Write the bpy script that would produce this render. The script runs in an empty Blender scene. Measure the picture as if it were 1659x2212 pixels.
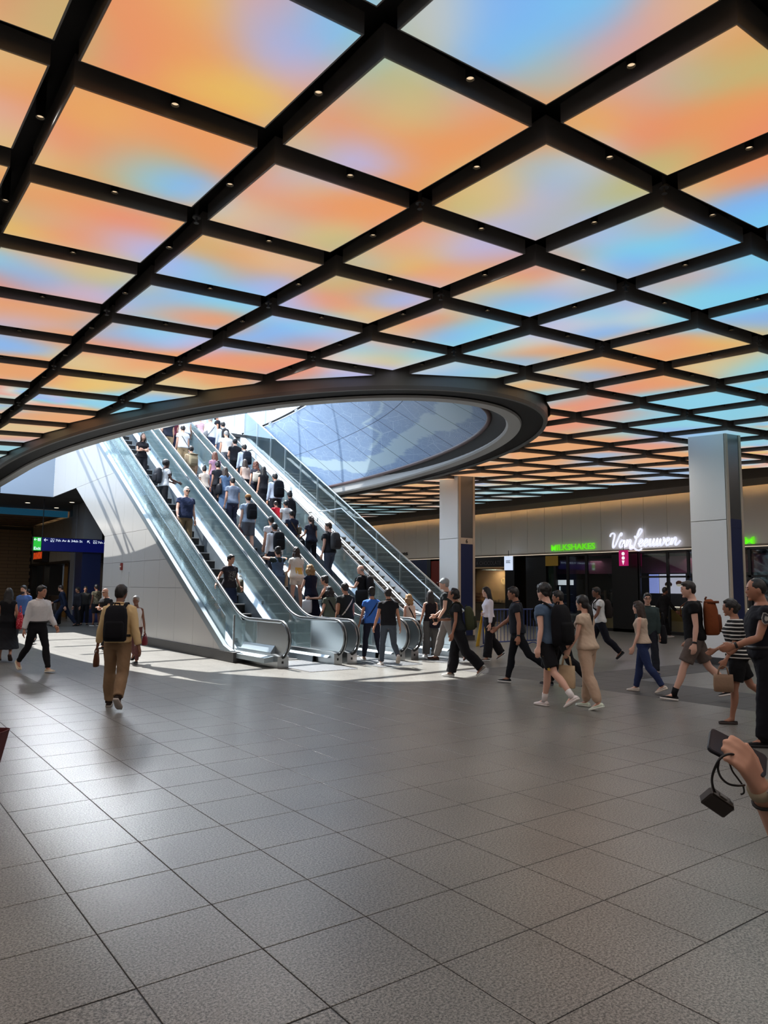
import bpy, bmesh, math, random
import numpy as np
from mathutils import Vector, Matrix, noise

random.seed(7); rng = np.random.default_rng(7)
SC = bpy.context.scene
COL = SC.collection
PI = math.pi
# ------------------------------------------------------------------ camera
CAM_YAW, CAM_PITCH, CAM_ROLL, FPX, EYE = math.radians(36.5), 0.1033, 0.0101, 1583.37, 1.65
_f = Vector((math.sin(CAM_YAW), math.cos(CAM_YAW), 0)); _r = Vector((math.cos(CAM_YAW), -math.sin(CAM_YAW), 0)); _u = Vector((0, 0, 1))
CF = math.cos(CAM_PITCH)*_f + math.sin(CAM_PITCH)*_u
CU0 = -math.sin(CAM_PITCH)*_f + math.cos(CAM_PITCH)*_u
CR = math.cos(CAM_ROLL)*_r + math.sin(CAM_ROLL)*CU0
CU = -math.sin(CAM_ROLL)*_r + math.cos(CAM_ROLL)*CU0
cam = bpy.data.cameras.new('camera'); camo = bpy.data.objects.new('camera', cam); COL.objects.link(camo)
cam.sensor_fit = 'HORIZONTAL'; cam.sensor_width = 36; cam.lens = 36*FPX/1659; cam.clip_end = 300; cam.clip_start = 0.05
M = Matrix.Identity(4)
for i, v in enumerate((CR, CU, -CF)):
    for k in range(3): M[k][i] = v[k]
M[2][3] = EYE
camo.matrix_world = M
SC.camera = camo
# ------------------------------------------------------------------ sky, sun, exposure
SC.view_settings.view_transform = 'Standard'; SC.view_settings.look = 'None'
SC.view_settings.exposure = 0.0; SC.view_settings.gamma = 1.0; SC.view_settings.use_curve_mapping = False
W = bpy.data.worlds.new('sky'); SC.world = W; W.use_nodes = True
bg = W.node_tree.nodes['Background']; bg.inputs[0].default_value = (0.62, 0.78, 1.0, 1); bg.inputs[1].default_value = 4.0
def sun(name, d, energy, color, angle):
    l = bpy.data.lights.new(name, 'SUN'); l.energy = energy; l.color = color; l.angle = math.radians(angle)
    o = bpy.data.objects.new(name, l); COL.objects.link(o); o.location = Vector((9, 24, 20)) - 3*Vector(d)
    o.rotation_euler = Vector(d).to_track_quat('-Z', 'Y').to_euler(); return o
sun('sun', (-.3, -5.8, -8.55), 17.0, (1.0, 0.985, 0.96), 0.55)
sun('sunlight_from_glass_tower', (1.0, 0.22, -1.06), 4.3, (1.0, 0.97, 0.92), 0.5)     # the second set of shadows: sun thrown back by a facade
sun('low_sunlight_from_street', (-1.0, -4.7, -1.85), 1.45, (.93, .96, 1.0), 8.0)    # low light through the street entrance above the escalators
# ------------------------------------------------------------------ materials
MATS = {}
def srgb(c): return tuple((x/255/12.92 if x/255 <= .04045 else ((x/255+.055)/1.055)**2.4) for x in c)
def mat(name, rgb=None, rough=.6, metal=0.0, spec=.5, emit=None, es=1.0, bump=0, bscale=60, lin=None, coat=0):
    if name in MATS: return MATS[name]
    m = bpy.data.materials.new(name); m.use_nodes = True; n = m.node_tree.nodes; p = n['Principled BSDF']
    c = lin if lin else srgb(rgb)
    p.inputs['Base Color'].default_value = (*c, 1); p.inputs['Roughness'].default_value = rough
    p.inputs['Metallic'].default_value = metal; p.inputs['Specular IOR Level'].default_value = spec
    if coat: p.inputs['Coat Weight'].default_value = coat
    if emit: p.inputs['Emission Color'].default_value = (*srgb(emit), 1); p.inputs['Emission Strength'].default_value = es
    if bump:
        t = n.new('ShaderNodeTexNoise'); t.inputs['Scale'].default_value = bscale; t.inputs['Detail'].default_value = 4
        b = n.new('ShaderNodeBump'); b.inputs['Strength'].default_value = bump; b.inputs['Distance'].default_value = .01
        tc = n.new('ShaderNodeTexCoord'); m.node_tree.links.new(tc.outputs['Object'], t.inputs['Vector'])
        m.node_tree.links.new(t.outputs[0], b.inputs['Height']); m.node_tree.links.new(b.outputs[0], p.inputs['Normal'])
    MATS[name] = m; return m
def glassmat(name, tint=(.80, .93, .92), refl=.12, rough=.03, haze=0):
    if name in MATS: return MATS[name]
    m = bpy.data.materials.new(name); m.use_nodes = True; nt = m.node_tree; n = nt.nodes; n.remove(n['Principled BSDF'])
    t = n.new('ShaderNodeBsdfTransparent'); t.inputs[0].default_value = (*tint, 1)
    g = n.new('ShaderNodeBsdfGlossy'); g.inputs['Roughness'].default_value = rough; g.inputs[0].default_value = (.9, .97, 1, 1)
    f = n.new('ShaderNodeFresnel'); f.inputs[0].default_value = 1.5
    mu = n.new('ShaderNodeMath'); mu.operation = 'MULTIPLY_ADD'; mu.inputs[1].default_value = .9; mu.inputs[2].default_value = refl*.3; mu.use_clamp = True
    x = n.new('ShaderNodeMixShader'); L = nt.links.new
    L(f.outputs[0], mu.inputs[0]); L(mu.outputs[0], x.inputs[0]); L(t.outputs[0], x.inputs[1]); L(g.outputs[0], x.inputs[2]); out = x.outputs[0]
    if haze:      # milky haze mixed in for the pale sky reflections on the panes
        d = n.new('ShaderNodeBsdfDiffuse'); d.inputs[0].default_value = (.78, .9, .9, 1); tr = n.new('ShaderNodeBsdfTranslucent'); tr.inputs[0].default_value = (.78, .9, .9, 1)
        dm = n.new('ShaderNodeMixShader'); L(d.outputs[0], dm.inputs[1]); L(tr.outputs[0], dm.inputs[2])
        x2 = n.new('ShaderNodeMixShader'); x2.inputs[0].default_value = haze; L(out, x2.inputs[1]); L(dm.outputs[0], x2.inputs[2]); out = x2.outputs[0]
    L(out, n['Material Output'].inputs[0])
    MATS[name] = m; return m
# ------------------------------------------------------------------ mesh helpers
class MB:
    def __init__(s): s.v = []; s.f = []; s.mi = []; s.n = 0; s.cur = 0
    def add(s, vs, fs):
        o = s.n; s.v.extend([tuple(v) for v in vs]); s.n += len(vs)
        for f in fs: s.f.append(tuple(i+o for i in f)); s.mi.append(s.cur)
        return s
    def box(s, x0, x1, y0, y1, z0, z1):
        return s.add([(x0,y0,z0),(x1,y0,z0),(x1,y1,z0),(x0,y1,z0),(x0,y0,z1),(x1,y0,z1),(x1,y1,z1),(x0,y1,z1)],
                     [(0,3,2,1),(4,5,6,7),(0,1,5,4),(1,2,6,5),(2,3,7,6),(3,0,4,7)])
    def prism(s, poly, a, b, axis=0):
        # poly: 2D outline in the plane normal to axis; extruded from a to b along axis
        def P(q, t): return (t, q[0], q[1]) if axis == 0 else ((q[0], t, q[1]) if axis == 1 else (q[0], q[1], t))
        n = len(poly); vs = [P(q, a) for q in poly] + [P(q, b) for q in poly]
        return s.add(vs, [tuple(range(n))[::-1], tuple(range(n, 2*n))] + [(i, (i+1) % n, n+(i+1) % n, n+i) for i in range(n)])
    def loft(s, rings, cap=True, closed=False):
        n = len(rings[0]); vs = [p for r in rings for p in r]; fs = []
        R = len(rings)
        for k in range(R if closed else R-1):
            for i in range(n):
                a, b = k*n+i, k*n+(i+1) % n; k2 = (k+1) % R
                fs.append((a, b, k2*n+(i+1) % n, k2*n+i))
        if cap and not closed: fs += [tuple(range(n))[::-1], tuple(range((R-1)*n, R*n))]
        return s.add(vs, fs)
    def tube(s, pts, r, n=8, closed=False, flat=None, up=None):
        pts = [Vector(p) for p in pts]; rings = []; prev = None
        m = len(pts); rr = r if hasattr(r, '__len__') else [r]*m
        for i, p in enumerate(pts):
            if closed: t = pts[(i+1) % m]-pts[i-1]
            else: t = pts[min(i+1, m-1)]-pts[max(i-1, 0)]
            t = t.normalized() if t.length > 1e-9 else Vector((0, 0, 1))
            if prev is None:
                a = Vector(up) if up else (Vector((0, 0, 1)) if abs(t.z) < .9 else Vector((1, 0, 0)))
                a = (a - t*a.dot(t)).normalized()
            else: a = (prev - t*prev.dot(t)).normalized()
            prev = a; b = t.cross(a); f = flat or 1.0
            rings.append([p + rr[i]*(math.cos(2*PI*k/n)*a*f + math.sin(2*PI*k/n)*b) for k in range(n)])
        return s.loft(rings, closed=closed)
    def band(s, pts, ups, w, t):
        # flat strap: pts centre line, ups outward normals
        rings = []; m = len(pts); pts = [Vector(p) for p in pts]
        for i, p in enumerate(pts):
            tg = (pts[min(i+1, m-1)]-pts[max(i-1, 0)]).normalized(); u = Vector(ups[i]); u = (u-tg*u.dot(tg)).normalized(); b = tg.cross(u)
            rings.append([p+b*w/2+u*t/2, p-b*w/2+u*t/2, p-b*w/2-u*t/2, p+b*w/2-u*t/2])
        return s.loft(rings)
    def cyl(s, c, r, z0, z1, n=16, r2=None):
        r2 = r if r2 is None else r2
        return s.loft([[(c[0]+r*math.cos(2*PI*i/n), c[1]+r*math.sin(2*PI*i/n), z0) for i in range(n)],
                       [(c[0]+r2*math.cos(2*PI*i/n), c[1]+r2*math.sin(2*PI*i/n), z1) for i in range(n)]])
    def ell(s, c, r, nu=12, nv=8, R=None):
        c = Vector(c); vs = []; fs = []
        for j in range(1, nv):
            th = PI*j/nv
            for i in range(nu):
                q = Vector((r[0]*math.sin(th)*math.cos(2*PI*i/nu), r[1]*math.sin(th)*math.sin(2*PI*i/nu), r[2]*math.cos(th)))
                vs.append(c + (R @ q if R else q))
        q = Vector((0, 0, r[2])); vs.append(c+(R @ q if R else q)); vs.append(c-(R @ q if R else q))
        for j in range(nv-2):
            for i in range(nu): fs.append((j*nu+i, (j+1)*nu+i, (j+1)*nu+(i+1) % nu, j*nu+(i+1) % nu))
        t = len(vs)-2
        for i in range(nu): fs.append((t, i, (i+1) % nu)); fs.append((t+1, (nv-2)*nu+(i+1) % nu, (nv-2)*nu+i))
        return s.add(vs, fs)
    def mesh(s, name, mats, smooth=False):
        me = bpy.data.meshes.new(name); me.from_pydata(s.v, [], s.f)
        for m in (mats if isinstance(mats, (list, tuple)) else [mats]): me.materials.append(m)
        if len(me.materials) > 1: me.polygons.foreach_set('material_index', s.mi)
        if smooth: me.polygons.foreach_set('use_smooth', [True]*len(me.polygons))
        me.update(); return me
    def build(s, name, mats, parent=None, smooth=False, fix=True):
        me = s.mesh(name, mats, smooth)
        if fix:
            bm = bmesh.new(); bm.from_mesh(me); bmesh.ops.recalc_face_normals(bm, faces=bm.faces); bm.to_mesh(me); bm.free()
        return link(name, me, parent)
def link(name, me, parent=None, loc=None, rotz=None):
    o = bpy.data.objects.new(name, me); COL.objects.link(o)
    if parent: o.parent = parent
    if loc is not None: o.location = loc
    if rotz is not None: o.rotation_euler = (0, 0, rotz)
    return o
def tag(o, label=None, cat=None, group=None, kind=None):
    if label: o['label'] = label
    if cat: o['category'] = cat
    if group: o['group'] = group
    if kind: o['kind'] = kind
    return o
def thing(name, label, cat, loc=(0, 0, 0), rotz=0, group=None):
    o = bpy.data.objects.new(name, None); COL.objects.link(o); o.location = loc; o.rotation_euler = (0, 0, rotz)
    o.empty_display_size = .2
    return tag(o, label, cat, group)
def structure(name, loc=(0, 0, 0)):
    o = bpy.data.objects.new(name, None); COL.objects.link(o); o.location = loc; o['kind'] = 'structure'; return o
def box(name, m, parent, *b): return MB().box(*b).build(name, m, parent, fix=False)
_fontcache = {}
def text_mesh(body, size, m, ext=.01, bold=0.0, align='LEFT', shear=0):
    cu = bpy.data.curves.new('lettering', 'FONT'); cu.body = body; cu.size = size; cu.extrude = ext; cu.align_x = align; cu.offset = bold; cu.shear = shear; cu.resolution_u = 3
    o = bpy.data.objects.new('lettering', cu); COL.objects.link(o)
    dg = bpy.context.evaluated_depsgraph_get(); me = bpy.data.meshes.new_from_object(o.evaluated_get(dg))
    bpy.data.objects.remove(o); bpy.data.curves.remove(cu); me.materials.clear(); me.materials.append(m); return me
def text(name, body, size, m, parent, origin, xdir, ext=.01, bold=0.0, align='LEFT', fit=None, up=(0, 0, 1)):
    # lettering in the plane of xdir and up, at origin (in the parent's space)
    me = text_mesh(body, size, m, ext, bold, align)
    if fit:
        w = max(v.co.x for v in me.vertices)-min(v.co.x for v in me.vertices); k = fit/max(w, 1e-6)
        for v in me.vertices: v.co.x *= k
    o = link(name, me, parent); X = Vector(xdir).normalized(); Y = Vector(up); Z = X.cross(Y)
    R = Matrix((X, Y, Z)).transposed().to_4x4(); R.translation = Vector(origin); o.matrix_local = R; return o
def ray(u, v):
    return CF + CR*((u-829.5)/FPX) - CU*((v-1106)/FPX)
def on_z(u, v, z):
    d = ray(u, v); k = (z-EYE)/d.z; return Vector((0, 0, EYE)) + d*k
def on_x(u, v, X):
    d = ray(u, v); return Vector((0, 0, EYE)) + d*(X/d.x)
def on_y(u, v, Y):
    d = ray(u, v); return Vector((0, 0, EYE)) + d*(Y/d.y)
def proj(p):
    d = Vector(p)-Vector((0, 0, EYE)); z = d.dot(CF)
    if z <= .05: return None
    return 829.5+FPX*d.dot(CR)/z, 1106-FPX*d.dot(CU)/z, z
# ================================================================== shared materials
WHITE = mat('white_panel', (184, 183, 180), .22, spec=.5)
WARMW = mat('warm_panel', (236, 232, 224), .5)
FASC = mat('fascia_panel', (140, 152, 166), .4)
GREYR = mat('ring_grey', (178, 178, 176), .55)
BLACK = mat('matt_black', (14, 14, 15), .6)
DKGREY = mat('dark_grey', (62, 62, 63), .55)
HOUSE = mat('lantern_housing', (112, 109, 106), .4)
RINGD = mat('ring_fascia_grey', (112, 110, 108), .5)
STEEL = mat('brushed_steel', (176, 180, 182), .3, metal=1.0)
SATIN = mat('satin_steel', (205, 212, 216), .38, metal=1.0)
PALEMET = mat('pale_metal_deck', (150, 163, 170), .40, metal=.6)
RUBBER = mat('black_rubber', (16, 16, 17), .35)
GLASS = glassmat('balustrade_glass', (.93, .975, .97), .2, haze=.09)
STGLASS = glassmat('stair_glass', (.95, .985, .98), .15, haze=.02)
SHOPGLASS = glassmat('shop_glass', (.80, .82, .82), .2)
CLEARGLASS = glassmat('clear_shop_glass', (.95, .95, .95), .1)
NAVY = mat('navy_panel', (20, 32, 72), .42)
BEIGE = mat('beige_trim', (176, 164, 148), .5)
def granite(name, c1, c2, joints=False, rough=.29):
    m = bpy.data.materials.new(name); m.use_nodes = True; nt = m.node_tree; n = nt.nodes; L = nt.links.new; p = n['Principled BSDF']
    g = n.new('ShaderNodeNewGeometry'); no = n.new('ShaderNodeTexNoise'); no.inputs['Scale'].default_value = 85; no.inputs['Detail'].default_value = 6; no.inputs['Roughness'].default_value = .85
    L(g.outputs['Position'], no.inputs['Vector'])
    r = n.new('ShaderNodeValToRGB'); e = r.color_ramp.elements; e[0].position = .42; e[0].color = (*srgb(c1), 1); e[1].position = .58; e[1].color = (*srgb(c2), 1)
    L(no.outputs[0], r.inputs[0])
    n2 = n.new('ShaderNodeTexNoise'); n2.inputs['Scale'].default_value = 1.1; n2.inputs['Detail'].default_value = 5; L(g.outputs['Position'], n2.inputs['Vector'])
    r2 = n.new('ShaderNodeMapRange'); r2.inputs[1].default_value = .3; r2.inputs[2].default_value = .7; r2.inputs[3].default_value = .86; r2.inputs[4].default_value = 1.1; L(n2.outputs[0], r2.inputs[0])
    mx = n.new('ShaderNodeMix'); mx.data_type = 'RGBA'; mx.blend_type = 'MULTIPLY'; mx.inputs[0].default_value = 1
    L(r.outputs[0], mx.inputs[6]); L(r2.outputs[0], mx.inputs[7]); out = mx.outputs[2]
    # worn scuffs
    n3 = n.new('ShaderNodeTexNoise'); n3.inputs['Scale'].default_value = 2.3; n3.inputs['Detail'].default_value = 8; n3.inputs['Roughness'].default_value = .75; L(g.outputs['Position'], n3.inputs['Vector'])
    r3 = n.new('ShaderNodeMapRange'); r3.inputs[1].default_value = .30; r3.inputs[2].default_value = .36; r3.inputs[3].default_value = .55; r3.inputs[4].default_value = 1; L(n3.outputs[0], r3.inputs[0])
    mx2 = n.new('ShaderNodeMix'); mx2.data_type = 'RGBA'; mx2.blend_type = 'MULTIPLY'; mx2.inputs[0].default_value = 1; L(out, mx2.inputs[6]); L(r3.outputs[0], mx2.inputs[7]); out = mx2.outputs[2]
    if joints:
        sx = n.new('ShaderNodeSeparateXYZ'); L(g.outputs['Position'], sx.inputs[0]); ds = []
        for k, o in ((0, FX0), (1, FY0)):
            a = n.new('ShaderNodeMath'); a.operation = 'SUBTRACT'; a.inputs[1].default_value = o; L(sx.outputs[k], a.inputs[0])
            b = n.new('ShaderNodeMath'); b.operation = 'PINGPONG'; b.inputs[1].default_value = TILE/2; L(a.outputs[0], b.inputs[0]); ds.append(b)
        mn = n.new('ShaderNodeMath'); mn.operation = 'MINIMUM'; L(ds[0].outputs[0], mn.inputs[0]); L(ds[1].outputs[0], mn.inputs[1])
        lt = n.new('ShaderNodeMath'); lt.operation = 'GREATER_THAN'; lt.inputs[1].default_value = .004; L(mn.outputs[0], lt.inputs[0])
        mx3 = n.new('ShaderNodeMix'); mx3.data_type = 'RGBA'; L(lt.outputs[0], mx3.inputs[0]); mx3.inputs[6].default_value = (.012, .012, .012, 1); L(out, mx3.inputs[7]); out = mx3.outputs[2]
    L(out, p.inputs['Base Color']); p.inputs['Roughness'].default_value = rough
    b = n.new('ShaderNodeBump'); b.inputs['Strength'].default_value = .12; b.inputs['Distance'].default_value = .003; L(no.outputs[0], b.inputs['Height']); L(b.outputs[0], p.inputs['Normal'])
    MATS[name] = m; return m
# ================================================================== floor
TILE, FX0, FY0 = 0.577, 1.104, 4.326
GR = granite('granite_floor', (40, 41, 41), (150, 147, 140), True)
GRT = granite('granite_tile', (40, 41, 41), (150, 147, 140))
GRD = granite('dark_granite', (46, 46, 47), (74, 73, 73), rough=.5)
JOINT = mat('floor_joint', (20, 19, 18), .9)
floor = MB().box(-14, 27, -12, 62, -.12, -.003).build('floor', GR, fix=False); tag(floor, kind='structure')
def is_dark(x, y):
    return (10.1 < x < 11.9 and 1 < y < 11.0) or (11.9 <= x < 16.2 and 8.4 < y < 9.7)
cand = []
for i in range(-12, 30):
    for j in range(-6, 40):
        c = (FX0+(i+.5)*TILE, FY0+(j+.5)*TILE); q = proj((c[0], c[1], 0))
        if q and -60 < q[0] < 1720 and q[1] < 2260: cand.append((q[2], c))
cand.sort()
bounds = {}
tm = {}
for key, mm in (('l', GRT), ('d', GRD)):
    h = TILE/2-.003; b = .0018
    tm[key] = MB().loft([[(-h, -h, -.003), (h, -h, -.003), (h, h, -.003), (-h, h, -.003)], [(-h, -h, -b*.6), (h, -h, -b*.6), (h, h, -b*.6), (-h, h, -b*.6)],
                         [(-h+b, -h+b, 0), (h-b, -h+b, 0), (h-b, h-b, 0), (-h+b, h-b, 0)]]).mesh('floor_tile', mm)
NEAR = [c for _, c in cand[:298]]
# joints read dark between the laid tiles
xs = [c[0] for c in NEAR]; ys = [c[1] for c in NEAR]
jb = MB()
for c in NEAR: jb.box(c[0]-TILE/2, c[0]+TILE/2, c[1]-TILE/2, c[1]+TILE/2, -.0029, -.0024)
jb.build('mortar_bed', JOINT, floor, fix=False)
for c in NEAR: link('tile', tm['d' if is_dark(*c) else 'l'], floor, (c[0], c[1], 0))
# dark bands beyond the laid tiles
db = MB()
for i in range(-2, 40):
    for j in range(-8, 30):
        c = (FX0+(i+.5)*TILE, FY0+(j+.5)*TILE)
        if is_dark(*c) and c not in NEAR:
            h = TILE/2-.003; db.box(c[0]-h, c[0]+h, c[1]-h, c[1]+h, -.004, .0)
tag(db.build('dark_band_paving', GRD, floor, fix=False), kind='stuff')
# ================================================================== ceiling
CZ = 5.30
PX, PY, HX, HY = 1.612, 1.5714, .7275, .7077
CX0, CY0, CROT = 3.436, 4.418, math.radians(-.387)
def cgrid(i, j):
    x, y = i*PX, j*PY; c, s = math.cos(CROT), math.sin(CROT); return CX0 + x*c - y*s, CY0 + x*s + y*c
# opening in the ceiling: a long oval
OC, OR_ = (9.42, 24.0), (4.98, 14.1); OEND = 33.0
def rim(s01, off=0.0):
    # s01 in [0,1] walks left side far end -> near tip -> right side far end
    pass
def rim_points(off, n=96):
    pts = []
    for k in range(n+1):
        th = -PI/2 + PI*k/n
        x, y = OC[0]+OR_[0]*math.sin(th), OC[1]-OR_[1]*math.cos(th)
        nx, ny = math.sin(th)/OR_[0], -math.cos(th)/OR_[1]; l = math.hypot(nx, ny)
        pts.append((x+nx/l*off, y+ny/l*off))
    return [(OC[0]-OR_[0]-off, OEND)] + pts + [(OC[0]+OR_[0]+off, OEND)]
def inside(x, y, off):
    if y >= OEND: return False
    if y > OC[1]: return abs(x-OC[0]) < OR_[0]+off
    return math.hypot((x-OC[0])/(OR_[0]+off), (y-OC[1])/(OR_[1]+off)) < 1
def nearest_rim(x, y, off):
    best = None
    P = rim_points(off, 160)
    for a, b in zip(P, P[1:]):
        m = ((a[0]+b[0])/2, (a[1]+b[1])/2); d = (m[0]-x)**2+(m[1]-y)**2
        if best is None or d < best[0]:
            t = Vector((b[0]-a[0], b[1]-a[1], 0)).normalized(); best = (d, m, Vector((t.y, -t.x, 0)))
    return best[1], best[2]        # point, outward normal
# --- the glowing picture: colour anchors laid on the ceiling plane
C_ = dict(O=(230,150,90), R=(230,136,106), Y=(228,184,92), T=(216,186,128), G=(186,182,118), B=(122,176,240), C=(120,204,235), L=(180,178,228), W=(212,208,200), K=(172,180,172), P=(222,160,150))
ANCH = '''30,20,R 90,40,G 130,70,G 20,130,T 40,180,O 10,260,P 30,300,T 300,60,O 250,110,R 350,40,R 420,30,Y 480,100,O 600,30,P 560,80,L 620,90,B 700,60,B 740,70,C 450,190,Y 520,210,Y 560,240,Y 650,170,P 400,120,O 640,140,L
828,140,G 780,190,K 760,220,O 700,280,R 650,300,T 640,315,K 760,340,L 800,360,L 870,240,T 930,220,G 1000,225,P 1050,260,O 1120,270,O 990,310,O 900,330,O 910,400,O 850,300,O
900,60,K 960,50,W 1060,40,B 1100,30,B 1170,50,B 1250,20,C 1280,50,B 1130,100,C 1060,130,B 1300,120,P 1380,90,P 1440,40,P 1500,20,T 1180,190,K 1200,150,K
1591,80,O 1640,120,G 1500,150,G 1440,170,K 1380,190,P 1370,240,R 1290,260,Y 1230,265,O 1480,260,O 1560,290,O 1620,230,O 1400,310,R 1440,360,G 1640,290,R
1180,330,K 1200,370,B 1190,420,L 1250,350,W 1260,390,K 1330,410,G 1100,380,T 1030,410,T 1000,440,G 1080,440,T 1150,500,K 1220,450,K 1120,480,L
1490,410,T 1560,380,O 1620,370,R 1650,350,O 1650,430,B 1600,450,B 1640,480,C 1431,455,K 1420,475,P 1370,480,C 1300,500,L 1230,540,K 1350,530,C 1440,520,C 1550,510,B 1500,550,C 1350,580,B
170,200,O 240,250,Y 200,290,O 150,300,R 300,290,R 330,240,O 400,300,O 450,280,O 520,315,O 480,350,O 90,350,T 200,350,O 280,350,K 320,400,C 370,390,B 420,420,B 250,390,G 340,340,G 500,340,O
80,410,O 70,450,G 110,460,P 130,440,O 200,420,O 250,450,R 300,490,R 380,490,O 60,500,Y 160,510,R 210,520,O 270,535,L 300,530,L
600,370,L 590,405,R 640,400,T 560,450,O 520,455,W 490,470,T 600,480,K 670,455,R 730,445,O 800,430,O 850,450,O 700,500,T 710,535,G 560,500,P
910,500,P 860,530,R 850,540,T 800,560,K 930,530,T 990,530,L 1010,550,L 1080,545,L 1050,570,O 950,590,O 900,570,Y 960,610,P
440,520,G 480,540,O 600,560,T 650,570,P 520,590,O 370,580,L 400,575,B 450,590,C 550,620,B 590,630,L
20,560,C 80,590,B 70,600,B 10,600,R 100,560,P 150,570,T 200,600,G 250,590,T 200,640,L 170,630,P 330,620,K 300,640,B 380,630,B 450,650,C 420,680,R 470,690,O 360,670,K 520,660,C
724,605,G 700,640,R 740,660,O 790,620,O 830,640,B 880,650,L 640,660,L 790,690,T 1155,580,R 1120,620,T 1070,650,B 1150,640,B 1200,630,L 1250,600,W 1280,625,K 1140,670,C 1010,650,T 1060,610,T
1350,650,L 1300,670,C 1390,680,W 1250,700,W 1300,720,B 1470,680,C 1200,700,L 1620,560,C 1500,580,P 1600,600,B 1450,620,K 1640,620,C 1520,640,C 1550,660,C
30,670,O 100,680,O 60,690,L 180,690,O 40,740,B 120,730,O 60,800,O 230,710,B 300,730,B 340,720,C 260,740,R 400,740,L 200,780,T 300,790,O 230,830,Y 600,710,B 680,700,C 640,740,B 720,720,L 550,740,B 660,750,R
480,770,R 560,770,O 620,790,R 420,790,O 360,820,T 480,820,O 790,750,C 850,740,P 900,760,C 830,770,T 760,770,W 950,790,W 1040,800,C 1080,790,K 980,800,B 1010,830,K 900,700,R 860,710,T 960,720,B 1000,710,C 930,690,O
1120,740,W 1060,740,C 1150,760,O 1130,790,B 1200,850,C 1260,860,R 1290,780,O 1350,790,O 1230,790,T 1270,810,B 1430,740,R 1540,730,Y 1480,750,O 1380,750,T 1590,700,B 1560,790,T 1640,790,C 1420,830,O 1380,840,R 1500,860,C 1430,860,C 1580,880,C 1180,830,O 1160,820,T
60,930,T 150,910,O 90,950,R 60,970,C 130,960,B 300,880,C 330,870,C 360,860,B 420,850,T 250,930,P 340,920,P 700,830,C 640,820,R 620,840,B 760,810,L 600,850,T
1250,920,R 1330,900,R 1290,940,O 1380,900,C 1480,910,C 1550,900,C 1320,930,C 1250,960,O 1400,960,R 1550,950,C 1450,940,B 1120,960,O 1200,990,O 1300,990,B 1380,990,O 1450,1000,O 1100,1010,O 1000,1020,O 1300,1030,O 1420,1020,B 1250,1020,O 1330,1060,C 1400,1050,B 1150,1060,C 1060,1090,C 850,1080,O 900,1060,O 800,1100,C'''
AN = []
for tkn in ANCH.split():
    a, b, c = tkn.split(','); p = on_z(float(a), float(b), CZ); AN.append((p.x, p.y, *[q/255 for q in C_[c]], math.hypot(p.x, p.y)))
AN = np.array(AN)
RND = [np.array(C_[k])/255 for k in 'OTYRPWKCBLC']
def screen_colour(x, y):
    d2 = (AN[:, 0]-x)**2+(AN[:, 1]-y)**2; s = .11+.020*AN[:, 5]
    w = np.exp(-d2/(2*s*s)); t = (noise.noise(Vector((x*.8, y*.8, 3.3)))*.75+.5 + .22*noise.noise(Vector((x*2.1, y*2.1, 9))))*(len(RND)-1)
    t = min(max(t, 0), len(RND)-1.001); k = int(t); q = RND[k]*(1-(t-k))+RND[k+1]*(t-k); e = .02
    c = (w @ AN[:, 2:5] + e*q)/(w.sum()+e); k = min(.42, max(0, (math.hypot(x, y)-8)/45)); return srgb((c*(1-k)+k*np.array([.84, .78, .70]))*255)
def screenmat():
    m = bpy.data.materials.new('led_screen'); m.use_nodes = True; n = m.node_tree.nodes; L = m.node_tree.links.new; p = n['Principled BSDF']
    a = n.new('ShaderNodeAttribute'); a.attribute_name = 'glow'; p.inputs['Base Color'].default_value = (.03, .03, .03, 1); p.inputs['Roughness'].default_value = .5
    L(a.outputs['Color'], p.inputs['Emission Color']); p.inputs['Emission Strength'].default_value = 1.0; return m
SCREEN = screenmat()
ceiling = structure('ceiling')
# dark deck over everything, open above the oval
def rect_hit(cx, cy, ang, x0, x1, y0, y1):
    dx, dy = math.cos(ang), math.sin(ang); t = 1e9
    if dx > 1e-9: t = min(t, (x1-cx)/dx)
    if dx < -1e-9: t = min(t, (x0-cx)/dx)
    if dy > 1e-9: t = min(t, (y1-cy)/dy)
    if dy < -1e-9: t = min(t, (y0-cy)/dy)
    return cx+dx*t, cy+dy*t
hole = rim_points(.82, 96)
cx, cy = 9.35, 25.0
outr = [rect_hit(cx, cy, math.atan2(p[1]-cy, p[0]-cx), -14, 27, -12, 62) for p in hole]
dk = MB()
zd = 5.62
n = len(hole)
dk.add([(p[0], p[1], zd) for p in hole]+[(p[0], p[1], zd) for p in outr], [(i, i+1, n+i+1, n+i) for i in range(n-1)])
# far side beyond the end of the oval, and the corners of the sheet
a, b = hole[0], hole[-1]; oa, ob = outr[0], outr[-1]
dk.add([(a[0], a[1], zd), (b[0], b[1], zd), (*ob, zd), (27, 62, zd), (-14, 62, zd), (*oa, zd)], [(0, 1, 2, 3, 4, 5)])
for cxr, cyr in ((-14, -12), (27, -12)):
    near = min(outr, key=lambda q: math.hypot(q[0]-cxr, q[1]-cyr))
    e1 = min((q for q in outr if abs(q[0]-cxr) < 1e-6), key=lambda q: abs(q[1]-cyr)); e2 = min((q for q in outr if abs(q[1]-cyr) < 1e-6), key=lambda q: abs(q[0]-cxr))
    dk.add([(*e1, zd), (cxr, cyr, zd), (*e2, zd)], [(0, 1, 2)])
dk.build('deck', mat('deck_grey', (44, 43, 42), .6), ceiling)
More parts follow.
